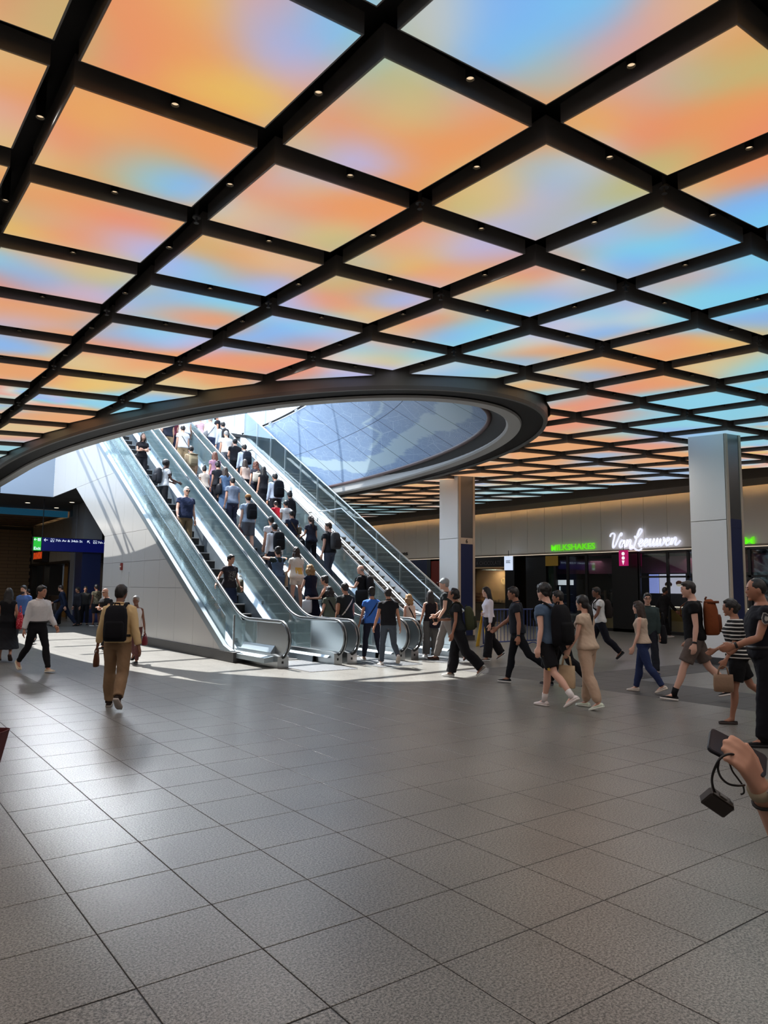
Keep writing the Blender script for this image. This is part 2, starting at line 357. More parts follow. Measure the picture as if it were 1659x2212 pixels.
# lanterns
panels = []
for i in range(-6, 13):
    for j in range(-6, 24):
        x, y = cgrid(i, j)
        if x < -5.5 or x > 22.6 or y > 41.5: continue
        if inside(x, y, .35) and inside(x, y, .86): continue
        if 3.2 < x < 15.6 and y > OEND-1.0: continue
        if -6 < x < 9.6 and y > 34: continue
        q = proj((x, y, CZ)); vis = q is not None and -150 < q[0] < 1810 and q[1] > -150
        d = math.hypot(x, y)
        cut = any(inside(x+sx*HX, y+sy*HY, .86) for sx in (-1, 1) for sy in (-1, 1))
        panels.append((0 if vis else 1, d, x, y, cut))
panels.sort()
def clip_out(pg, pt, nr):
    out = []
    for k in range(len(pg)):
        a, b = Vector(pg[k]), Vector(pg[(k+1) % len(pg)]); da, db_ = (a-pt).dot(nr), (b-pt).dot(nr)
        if da >= 0: out.append(a)
        if da*db_ < 0: out.append(a+(b-a)*(da/(da-db_)))
    return out
TILT = .041
def tz(dx, dy): return TILT*(dx/HX+dy/HY)
rest_h = MB(); rest_s = MB(); rest_c = []
nvis = 0
for k, (inv, d, x, y, cut) in enumerate(panels):
    sq = [(x-HX, y-HY, 0), (x+HX, y-HY, 0), (x+HX, y+HY, 0), (x-HX, y+HY, 0)]
    ins = .016; sqi = [(x-HX+ins, y-HY+ins, 0), (x+HX-ins, y-HY+ins, 0), (x+HX-ins, y+HY-ins, 0), (x-HX+ins, y+HY-ins, 0)]
    if cut:
        pt, nr = nearest_rim(x, y, .90); pt = Vector((pt[0], pt[1], 0))
        sq = clip_out(sq, pt, nr); sqi = clip_out(sqi, pt+nr*ins, nr)
        if len(sqi) < 3: continue
    zb = lambda p: CZ+tz(p[0]-x, p[1]-y)
    hb = MB() if k < 300 else rest_h
    hb.loft([[(p[0], p[1], zb(p)) for p in sq], [(p[0], p[1], max(zb(p), CZ)+.16) for p in sq]])
    # screen: gridded for its picture
    ng = 10 if d < 12 else (6 if d < 22 else 4)
    vs, fs, cs = [], [], []
    for b_ in range(ng+1):
        for a_ in range(ng+1):
            px, py = x-HX+ins+(2*HX-2*ins)*a_/ng, y-HY+ins+(2*HY-2*ins)*b_/ng
            vs.append((px, py, CZ+tz(px-x, py-y)-.004))
    for b_ in range(ng):
        for a_ in range(ng): fs.append((b_*(ng+1)+a_, (b_+1)*(ng+1)+a_, (b_+1)*(ng+1)+a_+1, b_*(ng+1)+a_+1))
    if cut:
        bm = bmesh.new(); bv = [bm.verts.new(v) for v in vs]; [bm.faces.new([bv[q] for q in f]) for f in fs]
        bmesh.ops.bisect_plane(bm, geom=bm.verts[:]+bm.edges[:]+bm.faces[:], plane_co=pt+nr*ins, plane_no=nr, clear_inner=True)
        bm.verts.index_update(); vs = [v.co[:] for v in bm.verts]; fs = [tuple(v.index for v in f.verts) for f in bm.faces]; bm.free()
        if not fs: continue
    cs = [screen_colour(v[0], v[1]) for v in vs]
    if k < 300:
        h = hb.build('light_panel', HOUSE, ceiling)
        me = bpy.data.meshes.new('screen'); me.from_pydata(vs, [], fs); me.materials.append(SCREEN)
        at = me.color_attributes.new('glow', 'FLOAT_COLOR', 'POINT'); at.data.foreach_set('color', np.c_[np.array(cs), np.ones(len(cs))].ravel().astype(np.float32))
        link('screen', me, h)
    else:
        rest_s.add(vs, fs); rest_c += cs
tag(rest_h.build('light_panel_rest', HOUSE, ceiling), kind='stuff')
me = rest_s.mesh('screen_rest', SCREEN); at = me.color_attributes.new('glow', 'FLOAT_COLOR', 'POINT'); at.data.foreach_set('color', np.c_[np.array(rest_c), np.ones(len(rest_c))].ravel().astype(np.float32))
tag(link('screen_rest', me, ceiling), kind='stuff')
# downlights hanging in the slots, sprinklers at the crossings
CAN = mat('downlight_can', (22, 21, 20), .4); LENS = mat('downlight_lens', (250, 230, 200), .4, emit=(255, 222, 180), es=.85)
cm = MB(); cc = lambda r, z: [(r*math.cos(2*PI*i/14), r*math.sin(2*PI*i/14), z) for i in range(14)]
cm.loft([cc(.036, .30), cc(.036, 0), cc(.030, 0), cc(.030, .022)], cap=False); cm.cur = 1; cm.add(cc(.030, .02), [tuple(range(14))])
can = cm.mesh('downlight', [CAN, LENS])
dl = []
for (inv, d, x, y, cut) in panels:
    if cut: continue
    for dx, dy in ((PX/2, 0), (0, PY/2)):
        px, py = x+dx, y+dy
        if inside(px, py, 1.1): continue
        q = proj((px, py, CZ))
        if q and -30 < q[0] < 1690 and q[1] > -30: dl.append((d, px, py))
dl.sort(); cr = MB()
for k, (d, px, py) in enumerate(dl):
    if k < 300: link('downlight', can, ceiling, (px, py, CZ+.02))
    else: cr.cyl((px, py), .036, CZ+.02, CZ+.32, 6)
tag(cr.build('downlight_rest', CAN, ceiling, fix=False), kind='stuff')
sm = MB(); sm.cyl((0, 0), .018, .04, .3, 10); sm.cyl((0, 0), .042, .03, .045, 14); sm.cyl((0, 0), .012, -.02, .03, 8); sm.cyl((0, 0), .026, -.026, -.02, 10)
spk = sm.mesh('sprinkler', DKGREY)
for (inv, d, x, y, cut) in panels[:170]:
    if cut or inv: continue
    i = round((x-CX0)/PX); j = round((y-CY0)/PY)
    if (i+j) % 2 == 0 and not inside(x+PX/2, y+PY/2, 1.1): link('sprinkler', spk, ceiling, (x+PX/2, y+PY/2, CZ+.0))
# --- ring round the oval
def ring(name, prof, m, parent, smooth=False):
    b = MB(); rows = [rim_points(o, 96) for o, z in prof]; zz = [z for o, z in prof]; n = len(rows[0])
    vs = [(p[0], p[1], z) for r, z in zip(rows, zz) for p in r]; fs = []
    for k in range(len(prof)-1):
        for i in range(n-1): fs.append((k*n+i, k*n+i+1, (k+1)*n+i+1, (k+1)*n+i))
    b.add(vs, fs); o = b.build(name, m, parent, smooth); return o
oval = thing('ceiling_opening_ring', 'long oval ring of grey metal with black slot edging the ceiling opening', 'ceiling ring')
ring('inner_band', [(.10, 5.36), (.0, 5.34), (.02, 5.10), (.06, 5.06), (.32, 5.05), (.34, 5.09)], GREYR, oval)
ring('slot', [(.28, 5.11), (.85, 5.11)], BLACK, oval); ring('cover', [(.10, 5.36), (.90, 5.55)], BLACK, oval)
ring('outer_fascia', [(.78, 5.10), (.79, 5.06), (.85, 5.06), (.87, 5.12), (.87, 5.62)], RINGD, oval)
# --- the map wall: the oval drawn up parallel with the escalators
GD = Vector((0, .866, .5)); Z0 = 5.05
def rim_right(s):
    # arc length from the near tip along the right side
    return RR(s)
_th = np.linspace(0, PI/2, 3000); _px = OC[0]+OR_[0]*np.sin(_th); _py = OC[1]-OR_[1]*np.cos(_th)
_s = np.r_[0, np.cumsum(np.hypot(np.diff(_px), np.diff(_py)))]
def RR(s):
    if s < 0: a = RR(-s); return 2*OC[0]-a[0], a[1]
    if s > _s[-1]: return OC[0]+OR_[0], OC[1]+s-_s[-1]
    return float(np.interp(s, _s, _px)), float(np.interp(s, _s, _py))
RIVER = [(22, 4.2), (15.85, 3.55), (14.16, 3.14), (13.17, 2.5), (12.22, 1.95), (11.4, 1.55), (10.05, 1.5), (8.12, 1.75), (6.72, 2.0), (4.95, 2.1), (3.59, 1.9), (2.4, 1.9), (.5, 2.4), (-2, 3.4)]
CREEK = [(9.34, 2.32), (8.08, 2.76), (7.64, 2.94), (7.9, 3.96), (6.24, 4.01), (5.44, 4.31), (5.14, 4.75), (4.2, 5.4)]
def seg_d(p, poly):
    b = 1e9
    for (x0, y0), (x1, y1) in zip(poly, poly[1:]):
        dx, dy = x1-x0, y1-y0; t = max(0, min(1, ((p[0]-x0)*dx+(p[1]-y0)*dy)/(dx*dx+dy*dy))); b = min(b, math.hypot(p[0]-x0-t*dx, p[1]-y0-t*dy))
    return b
def mapmat():
    m = bpy.data.materials.new('engraved_map'); m.use_nodes = True; nt = m.node_tree; n = nt.nodes; L = nt.links.new; p = n['Principled BSDF']
    at = n.new('ShaderNodeAttribute'); at.attribute_name = 'water'; uv = n.new('ShaderNodeUVMap')
    def vor(scale, w, rot):
        mp = n.new('ShaderNodeMapping'); mp.inputs['Rotation'].default_value = (0, 0, rot); L(uv.outputs[0], mp.inputs[0])
        v = n.new('ShaderNodeTexVoronoi'); v.feature = 'DISTANCE_TO_EDGE'; v.inputs['Scale'].default_value = scale; L(mp.outputs[0], v.inputs['Vector'])
        r = n.new('ShaderNodeMapRange'); r.inputs[1].default_value = 0; r.inputs[2].default_value = w; r.inputs[3].default_value = 1; r.inputs[4].default_value = 0; L(v.outputs[0], r.inputs[0]); return r.outputs[0]
    a = vor(.75, .010, 0); a2m = n.new('ShaderNodeMath'); a2m.operation = 'MULTIPLY'; a2m.inputs[1].default_value = .65; L(a, a2m.inputs[0]); a3 = vor(2.6, .03, .7)
    br = n.new('ShaderNodeTexBrick'); br.inputs['Scale'].default_value = 9; br.inputs['Mortar Size'].default_value = .05; br.inputs['Color1'].default_value = (0, 0, 0, 1); br.inputs['Color2'].default_value = (0, 0, 0, 1); br.inputs['Mortar'].default_value = (1, 1, 1, 1)
    ns = n.new('ShaderNodeTexNoise'); ns.inputs['Scale'].default_value = .8; L(uv.outputs[0], ns.inputs['Vector'])
    mpb = n.new('ShaderNodeVectorMath'); mpb.operation = 'MULTIPLY_ADD'; mpb.inputs[1].default_value = (.9, .9, .9); L(ns.outputs['Color'], mpb.inputs[0]); L(uv.outputs[0], mpb.inputs[2])
    L(mpb.outputs[0], br.inputs['Vector'])
    b2 = n.new('ShaderNodeMath'); b2.operation = 'MULTIPLY'; b2.inputs[1].default_value = .42; L(br.outputs[0], b2.inputs[0])
    b3 = n.new('ShaderNodeMath'); b3.operation = 'MULTIPLY'; b3.inputs[1].default_value = .4; L(a3, b3.inputs[0]); b4 = n.new('ShaderNodeMath'); b4.operation = 'MAXIMUM'; L(b2.outputs[0], b4.inputs[0]); L(b3.outputs[0], b4.inputs[1]); b2 = b4
    mxl = n.new('ShaderNodeMath'); mxl.operation = 'MAXIMUM'; L(a2m.outputs[0], mxl.inputs[0]); L(b2.outputs[0], mxl.inputs[1])
    land = n.new('ShaderNodeMix'); land.data_type = 'RGBA'; land.inputs[6].default_value = (*srgb((90, 120, 160)), 1); land.inputs[7].default_value = (*srgb((196, 212, 222)), 1); L(mxl.outputs[0], land.inputs[0])
    mx = n.new('ShaderNodeMix'); mx.data_type = 'RGBA'; L(at.outputs['Fac'], mx.inputs[0]); L(land.outputs[2], mx.inputs[6]); mx.inputs[7].default_value = (*srgb((160, 180, 190)), 1)
    L(mx.outputs[2], p.inputs['Base Color']); p.inputs['Roughness'].default_value = .35; return m
MAPM = mapmat()
mural = thing('map_wall', 'curved blue wall panels engraved with a pale map of rivers and streets', 'map mural')
def map_piece(s0, s1, t0, t1):
    ns_, nt_ = max(6, int((s1-s0)/.09)), int((t1-t0)/.09); vs, fs, uv, wt = [], [], [], []
    for b_ in range(nt_+1):
        for a_ in range(ns_+1):
            s = s0+(s1-s0)*a_/ns_; t = t0+(t1-t0)*b_/nt_; x, y = RR(s); vs.append((x, y+GD.y*t, Z0+GD.z*t)); uv.append((s, t))
            wob = .35*noise.noise(Vector((s*1.2, t*1.2, 0)))+.16*noise.noise(Vector((s*5, t*5, 2)))
            d = seg_d((s, t), RIVER)-(.42+.5*max(0, min(1, (5-s)/4)))
            d2 = seg_d((s, t), CREEK)-.07
            wt.append(max(0, min(1, .5-(d+wob)/.06)) if d < .9 else 0); wt[-1] = max(wt[-1], max(0, min(1, .5-(d2+wob*.15)/.05)) if d2 < .4 else 0)
    for b_ in range(nt_):
        for a_ in range(ns_): fs.append((b_*(ns_+1)+a_, b_*(ns_+1)+a_+1, (b_+1)*(ns_+1)+a_+1, (b_+1)*(ns_+1)+a_))
    me = bpy.data.meshes.new('map_panel'); me.from_pydata(vs, [], fs); me.materials.append(MAPM)
    at = me.attributes.new('water', 'FLOAT', 'POINT'); at.data.foreach_set('value', wt)
    u = me.uv_layers.new(); u.data.foreach_set('uv', np.array([uv[l.vertex_index] for l in me.loops]).ravel())
    me.polygons.foreach_set('use_smooth', [True]*len(fs)); link('map_panel', me, mural)
g_ = .012
for k in range(-2, 14):
    for t0, t1 in ((.62, 3.7), (3.7, 7.0)): map_piece(-.0+1.53*k-.75+g_, 1.53*(k+1)-.75-g_, t0+g_, t1-g_)
def sweep_wall(name, s0, s1, f0, f1, m, parent, n=80, push=.0):
    b = MB(); vs = []
    for k in range(n+1):
        x, y = RR(s0+(s1-s0)*k/n); dx, dy = x-OC[0], min(0, y-OC[1]); l = math.hypot(dx/OR_[0]**2, dy/OR_[1]**2) or 1
        x += push*dx/OR_[0]**2/l; y += push*dy/OR_[1]**2/l
        vs += [f0(x, y), f1(x, y)]
    b.add(vs, [(2*k, 2*k+1, 2*k+3, 2*k+2) for k in range(n)]); return b.build(name, m, parent, smooth=True)
sweep_wall('backing', -4, 22, lambda x, y: (x, y-.02, Z0+.01), lambda x, y: (x, y+GD.y*7.05, Z0+GD.z*7.05), BLACK, mural, push=.06)
rl = MB(); rl.tube([(*RR(-3+24*k/120)[:1], RR(-3+24*k/120)[1]+GD.y*.58-.03, Z0+GD.z*.58+.02) for k in range(121)], .055, 8); rl.build('foot_rail', mat('rail_bronze', (88, 66, 66), .4), mural, smooth=True)
sh = structure('wall_shaft')
sweep_wall('upper_wall', -6, 24, lambda x, y: (x, y+GD.y*7.05, Z0+GD.z*7.05), lambda x, y: (x, y+GD.y*7.05, 13.5), mat('shaft_grey', (188, 190, 192), .6), sh, push=.02)
sweep_wall('edge_trim', -4, 22, lambda x, y: (x, y+GD.y*7.0, Z0+GD.z*7.0), lambda x, y: (x-.06, y+GD.y*7.16-.06, Z0+GD.z*7.1), BLACK, sh, push=-.02)
for k in range(9):
    s = 9+1.35*k; x, y = RR(s); p = Vector((x, y, Z0))+GD*7.02; q = Vector((RR(s+.25)[0], RR(s+.25)[1], Z0))+GD*7.02; tt = (q-p)
    if k % 3 != 2: MB().tube([p+Vector((-.1, -.08, -.03)), p+tt+Vector((-.1, -.08, -.03))], .035, 8).build('spotlight', SATIN, sh)
# roof over the flight, above the near tip of the oval; unseen, sized to bound the sun pool
sweep_wall('sloping_roof', -7.6, -4, lambda x, y: (x, y-.02, Z0+.01), lambda x, y: (x, y+GD.y*7.05, Z0+GD.z*7.05), GREYR, sh)
# end of the shaft: white fascia panels
fas = structure('wall_left_fascia')
for x0, x1 in ((1.0, 2.9), (2.92, 5.02), (5.04, 7.05)):
    for z0, z1 in ((5.33, 7.0), (7.02, 8.42)): box('wall_panel', FASC, fas, x0, x1, 33.0, 33.12, z0, z1)

# light thrown by the downlights, one lamp for each cluster of cans
for i in range(-5, 13, 3):
    for j in range(-5, 24, 3):
        x, y = cgrid(i+.5, j)
        if x > 22 or y > 40 or inside(x, y, 1.2) or (y > 32 and x < 15): continue
        l = bpy.data.lights.new('downlight_lamp', 'SPOT'); l.energy = 120; l.color = (1, .96, .91); l.spot_size = math.radians(165); l.spot_blend = 1.0; l.shadow_soft_size = .25
        o = bpy.data.objects.new('downlight_lamp', l); COL.objects.link(o); o.location = (x, y, CZ-.10)
# ================================================================== escalators
SL, YK, YS = .59, 15.4, 15.65                    # slope of the flights, start of the slope
def line(y, off=0.0): return max(0.0, SL*(y-YK)) + off
YT = 29.6; ZS = 8.42
def rail_path(z0=.95):
    P = [(13.80, .20), (13.58, .18)]
    for k in range(1, 10):
        a = -PI/2 - PI*k/10; P.append((13.60+.42*math.cos(a), .565+.39*math.sin(a)))
    P += [(13.60, z0), (14.3, z0), (15.0, z0)]
    for y in (15.15, 15.3, 15.45, 15.6, 15.75): P.append((y, z0 + SL*(y-15.0)**2/1.6 if y < 15.8 else 0))
    P += [(15.95, z0+line(15.95)), (YT, z0+line(YT)), (YT+.3, z0+line(YT)+.10), (YT+1.4, z0+line(YT)+.10)]
    return P
STEPM = mat('escalator_tread', (17, 17, 18), .5); NOSE = mat('step_nosing', (168, 170, 172), .5, metal=.2)
sb = MB(); sb.box(-.50, .50, 0, .44, -.30, -.012); sb.cur = 1; sb.box(-.50, .50, -.004, .04, -.026, 0); sb.cur = 0
for k in range(24): sb.box(-.495+k*.0415, -.475+k*.0415, .035, .44, -.012, 0)
STEP = sb.mesh('step', [STEPM, NOSE])
SKIRT = mat('skirt_steel', (126, 137, 146), .5, metal=.5)
def para(b, x0, x1, ya, yb, o0, o1):
    # box that follows the slope between two heights over the step line
    P = [(ya, line(ya, o0)), (yb, line(yb, o0)), (yb, line(yb, o1)), (ya, line(ya, o1))]
    return b.prism(P, x0, x1)
def escalator(XL, XR, label, outer_left=False, lo=(.13, .13), ro=(.13, .13)):
    t = thing('escalator', label, 'escalator', ((XL+XR)/2, 13.4, 0), 0, None)
    inv = Matrix.Translation((-(XL+XR)/2, -13.4, 0))
    def fin(b, name, m, smooth=False, parent=t):
        o = b.build(name, m, parent, smooth); o.matrix_parent_inverse = inv if parent is t else Matrix.Identity(4); return o
    hw = (XR-XL)/2-.20
    for k in range(-2, 35):
        y = YS + .4*k; z = .02 if k < 0 else SL*(y-YS)+.02
        if y < 14.6: continue
        o = link('step', STEP, t)
        o.location = ((0, y-13.4, z)); o.scale = (hw/.5, 1, 1)
    lp = MB()
    lp.box(XL+.12, XR-.12, 12.55, 14.65, -.004, .006)
    for k in range(16): lp.box(XL+.15+k*(XR-XL-.33)/15, XL+.165+k*(XR-XL-.33)/15, 12.58, 14.6, .006, .010)
    fin(lp, 'landing_plate', mat('landing_steel', (128, 130, 132), .42, metal=.8))
    for X, s, wo in ((XL, 1, lo), (XR, -1, ro)):
        b = MB(); xi = X+s*.19
        for ya, yb in ((14.2, YK), (YK, YT)): para(b, min(xi, xi+s*.02), max(xi, xi+s*.02), ya, yb, -.34, .14)
        fin(b, 'skirt', SKIRT)
        b = MB()
        for ya, yb in ((13.62, YK), (YK, YT)):
            P = [(X-s*wo[0], .10), (X+s*.19, .14), (X+s*.05, .24), (X-s*.05, .24), (X-s*wo[0], .20)]
            r0 = [(q[0], ya, line(ya, q[1])) for q in P]; r1 = [(q[0], yb, line(yb, q[1])) for q in P]; b.loft([r0, r1])
        fin(b, 'deck', PALEMET)
        # glass panes, one after the other
        y = 14.62; 
        edges = [14.62, 15.4] + [15.4+1.38*k for k in range(1, 11)] + [YT]
        for ya, yb in zip(edges, edges[1:]):
            b = MB(); para(b, X-.006, X+.006, ya+.005, yb-.005, .235, .90); fin(b, 'glass_pane', GLASS)
            if ya > 15: 
                b = MB(); ym = ya+.35; b.box(X-.03, X+.03, ym-.08, ym+.08, line(ym, .20), line(ym, .27)); fin(b, 'glass_clamp', SATIN)
        # steel newel
        P = rail_path(.93); arc = [(13.62+.36*math.cos(-PI/2-PI*k/14), .565+.345*math.sin(-PI/2-PI*k/14)) for k in range(15)]
        b = MB(); b.prism([(14.60, .22)] + arc + [(14.60, .91)], X-.012, X+.012); fin(b, 'newel_panel', STEEL)
        b = MB(); b.prism([(14.595, .22), (14.62, .22), (14.62, .91), (14.595, .91)], X-.016, X+.016); fin(b, 'newel_strip', SATIN)
        b = MB(); pts = [Vector((X, y_, z_)) for y_, z_ in rail_path(.95)]
        b.tube(pts, .036, 10, flat=.62, up=(0, 0, 1) if False else (0, 1, 0)); fin(b, 'handrail', RUBBER, True)
        b = MB(); pts = [Vector((X, y_, z_)) for y_, z_ in rail_path(.915)][2:]
        b.tube(pts, .024, 6); fin(b, 'handrail_track', SATIN, True)
        b = MB(); z1 = .27
        x0, x1 = (X-wo[1], X+.125) if s > 0 else (X-.125, X+wo[1])
        b.prism([(13.44, 0), (15.6, 0), (15.6, z1), (13.62, z1), (13.44, z1-.03)], x0, x1); pl = fin(b, 'plinth', STEEL)
        b = MB(); b.box((x0+x1)/2-.03, (x0+x1)/2+.01, 13.434, 13.442, .09, .14); k_ = b.build('socket', BLACK, pl)
    # closing slab beneath
    b = MB(); b.prism([(16.3, -.0), (17.2, -.0), (YT, line(YT)-1.15), (YT, line(YT)-.62)], XL+.02, XR-.02); fin(b, 'truss', DKGREY)
    return t
e1 = escalator(7.42, 8.78, 'leftmost escalator, running down, five riders spread out on dark steps', lo=(.34, .13), ro=(.08, .08))
e2 = escalator(9.12, 10.50, 'middle escalator, running up, packed with standing riders seen from behind', lo=(.08, .13), ro=(.08, .09))
e3 = escalator(10.86, 12.22, 'right-hand escalator beside the stone staircase, running up full of riders', lo=(.08, .09), ro=(.1, .13))
# sloping steel wedge and post on the first plinth
b = MB(); b.prism([(13.75, .27), (15.35, .27), (15.35, .30), (13.75, .30)], 7.29, 7.42); o = b.build('wedge', PALEMET, e1); o.matrix_parent_inverse = Matrix.Translation((-8.1, -13.4, 0))
b = MB()
b.loft([[(7.29, 13.78, .27), (7.45, 13.78, .27), (7.40, 13.78, .43)], [(7.29, 15.2, .27), (7.45, 15.2, .27), (7.40, 15.2, .43)]]); o = b.build('wedge_cover', PALEMET, e1); o.matrix_parent_inverse = Matrix.Translation((-8.1, -13.4, 0))
# outer glass along the white wall, with its steel foot band and one post
E1M = Matrix.Translation((-8.1, -13.4, 0))
def e1fin(b, n, m):
    o = b.build(n, m, e1); o.matrix_parent_inverse = E1M; return o
def tw(y): return .22+.58*(y-15.64)
edges = [15.72] + [17.0+1.55*k for k in range(9)]
for ya, yb in zip(edges, edges[1:]):
    e1fin(MB().prism([(ya+.005, tw(ya)+.02), (yb-.005, tw(yb)+.02), (yb-.005, tw(yb)+.72), (ya+.005, tw(ya)+.72)], 7.16, 7.172), 'outer_glass', GLASS)
e1fin(MB().prism([(15.12, .225), (15.64, .225), (YT, tw(YT)+.005), (YT, tw(YT)+.18), (15.5, .34), (15.12, .24)], 7.03, 7.15), 'foot_band', PALEMET)
e1fin(MB().cyl((7.16, 15.25), .022, .24, 1.02, 12), 'guard_post', STEEL)
# ------------------------------------------------------------------ white side wall of the flight, panel by panel
ww = structure('wall_escalator')
ys = [14.95, 16.1, 17.35, 18.6, 19.85, 21.1, 22.3, 23.2, 24.2, 25.2, 26.55, 27.95, 29.3, 31.1, 33.0]
zs = [.22, 1.6, 2.36, 3.27, 5.33, 7.6, 10.6]
def clip_half(pg, f):
    out = []
    for k in range(len(pg)):
        a, b_ = pg[k], pg[(k+1) % len(pg)]; fa, fb = f(a), f(b_)
        if fa >= 0: out.append(a)
        if fa*fb < 0: t = fa/(fa-fb); out.append((a[0]+(b_[0]-a[0])*t, a[1]+(b_[1]-a[1])*t))
    return out
for ya, yb in zip(ys, ys[1:]):
    for za, zb in zip(zs, zs[1:]):
        if za > ZS: continue
        g = .004; pg = [(ya+g, za+g), (yb-g, za+g), (yb-g, zb-g), (ya+g, zb-g)]
        pg = clip_half(clip_half(pg, lambda p: tw(p[0])-p[1]), lambda p: ZS-p[1])
        if len(pg) < 3: continue
        if ya >= 25.2-1e-6:
            if yb <= 29.31: pg = clip_half(pg, lambda p: p[1]-(3.27+(p[0]-25.2)*.5024) if True else 0) if pg else pg
            elif za < 5.3: pg = []
        if len(pg) < 3: continue
        MB().prism(pg, 7.05, 7.10).build('wall_panel', WHITE, ww)
MB().prism([(14.97, .2), (25.19, .2), (25.19, 3.28), (29.3, 5.34), (33, 5.34), (33, ZS-.02), (29.7, ZS-.02), (15.4, .2)], 7.08, 7.2).build('backing', DKGREY, ww)
box('plinth_stone', GRD, ww, 7.01, 7.20, 14.93, 25.22, 0, .22)
box('plinth_stone', GRD, ww, 7.20, 7.45, 14.93, 15.12, 0, .22)
box('door_leaf', WHITE, ww, 7.035, 7.05, 22.45, 23.1, .25, 2.05)
box('back_face', WHITE, ww, 7.1, 12.3, 25.15, 25.2, 0, 3.27)
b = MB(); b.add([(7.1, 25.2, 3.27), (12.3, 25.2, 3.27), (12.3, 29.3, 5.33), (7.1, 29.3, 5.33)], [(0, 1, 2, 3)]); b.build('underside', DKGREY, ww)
horn = thing('fire_alarm_horn', 'small dark red alarm horn fixed on the white escalator wall', 'alarm', (7.05, 23.15, 2.23)); MB().box(-.05, 0, -.06, .06, -.11, .11).build('body', mat('alarm_red', (120, 40, 32), .5), horn); MB().cyl((-.05, 0), .045, -.02, .02, 10).build('lamp', mat('alarm_lamp', (200, 190, 180), .3), horn)
# subway directory line on the far face (only its reflection reads in the picture)
# ================================================================== staircase
STONE = mat('stair_stone', (112, 104, 96), .6, bump=.3, bscale=90); STNOSE = mat('stair_nosing', (205, 203, 198), .5)
st = thing('staircase', 'wide grey stone staircase with steel handrails and glass side to the right of the escalators', 'staircase', (13.2, 15.8, 0))
stinv = Matrix.Translation((-13.2, -15.8, 0))
def sfin(b, name, m, smooth=False):
    o = b.build(name, m, st, smooth); o.matrix_parent_inverse = stinv; return o
b = MB(); b.box(-.84, .84, 0, .40, -.5, -.02); b.cur = 1; b.box(-.84, .84, -.02, .05, -.03, 0); b.cur = 0; b.box(-.84, .84, .05, .40, -.02, 0)
SST = b.mesh('stair_step', [STONE, STNOSE])
RUN, RISE = .283, .17
def zst(y): return .6*(y-15.8)
for k in range(20): link('stair_step', SST, st, (0, k*RUN, (k+1)*RISE))
zl = 20*RISE; yl = 15.8+20*RUN
sfin(MB().box(12.36, 14.04, yl, yl+1.5, zl-.4, zl), 'landing', STONE)
for k in range(19): link('stair_step', SST, st, (0, yl-15.8+1.5+k*RUN, zl+(k+1)*RISE))
z2 = zl+19*RISE; y2 = yl+1.5+19*RUN
sfin(MB().box(12.36, 14.04, y2, y2+1.2, z2-.4, z2), 'landing', STONE)
for k in range(10): link('stair_step', SST, st, (0, y2-15.8+1.2+k*RUN, z2+(k+1)*RISE))
y3 = y2+1.2+10*RUN; z3 = z2+10*RISE
sfin(MB().prism([(15.9, 0), (yl, zl-.35), (yl+1.5, zl-.35), (y2, z2-.4), (y2+1.2, z2-.4), (y3, z3-.4), (y3, 5.34), (28, 3.2), (24, 0)], 12.37, 14.03), 'stair_core', DKGREY)
PARA = mat('parapet_metal', (216, 224, 228), .4)
def pz(y): return .575*(y-15.42)
def gt(y): return .589*(y-13.66)
sfin(MB().prism([(15.5, 0), (31, pz(31)-2.6), (31, pz(31)+.05), (15.75, .15), (15.5, .10)], 14.0, 14.26), 'parapet', PARA)
for k in range(11):
    ya = 15.8+1.28*k; yb = ya+1.28
    sfin(MB().prism([(ya+.005, pz(ya)+.05), (yb-.005, pz(yb)+.05), (yb-.005, gt(yb)), (ya+.005, gt(ya))], 14.225, 14.24), 'glass_pane', STGLASS)
    sfin(MB().prism([(yb-.012, pz(yb)+.05), (yb+.012, pz(yb)+.05), (yb+.012, gt(yb)), (yb-.012, gt(yb))], 14.22, 14.245), 'pane_joint', SATIN)
sfin(MB().tube([(14.23, 15.4, gt(15.4)), (14.23, 30.2, gt(30.2))], .028, 8), 'top_rail', SATIN, True)
sfin(MB().tube([(13.99, 15.2, 1.0), (13.99, 15.6, 1.0), (13.99, 15.99, 1.25), (13.99, 21.4, 4.41), (13.99, 22.9, 4.41), (13.99, 28.5, 7.55), (13.99, 29.3, 7.55)], .024, 8), 'wall_handrail', SATIN, True)
for k in range(6):
    y = 16.3+.95*k; z = 1.25+.585*(y-15.99); sfin(MB().tube([(13.99, y, z-.02), (14.04, y, z-.08), (14.225, y, z-.08)], .012, 6), 'rail_bracket', SATIN)
for X in (12.84, 12.94):
    sfin(MB().tube([(X, 15.5, .30), (X, 15.5, .93), (X, 15.8, .98), (X, 16.1, 1.05), (X, 21.5, 4.22), (X, 22.4, 4.22), (X, 22.9, 4.3), (X, 28.2, 7.3)], .022, 8), 'centre_handrail', SATIN, True)
for k in range(6):
    y = 16.2+1.0*k; sfin(MB().cyl((12.89, y), .018, max(0, zst(y)-.1), 1.03+.587*(y-16.1), 8), 'rail_post', SATIN)
# wall behind the head of the flights
hd = structure('floor_street')
box('street_landing', GRD, hd, 7.05, 14.4, 29.75, 33.12, ZS-.14, ZS); box('street_floor', GRD, hd, 1.0, 16.5, 33.12, 39, ZS-.14, ZS)
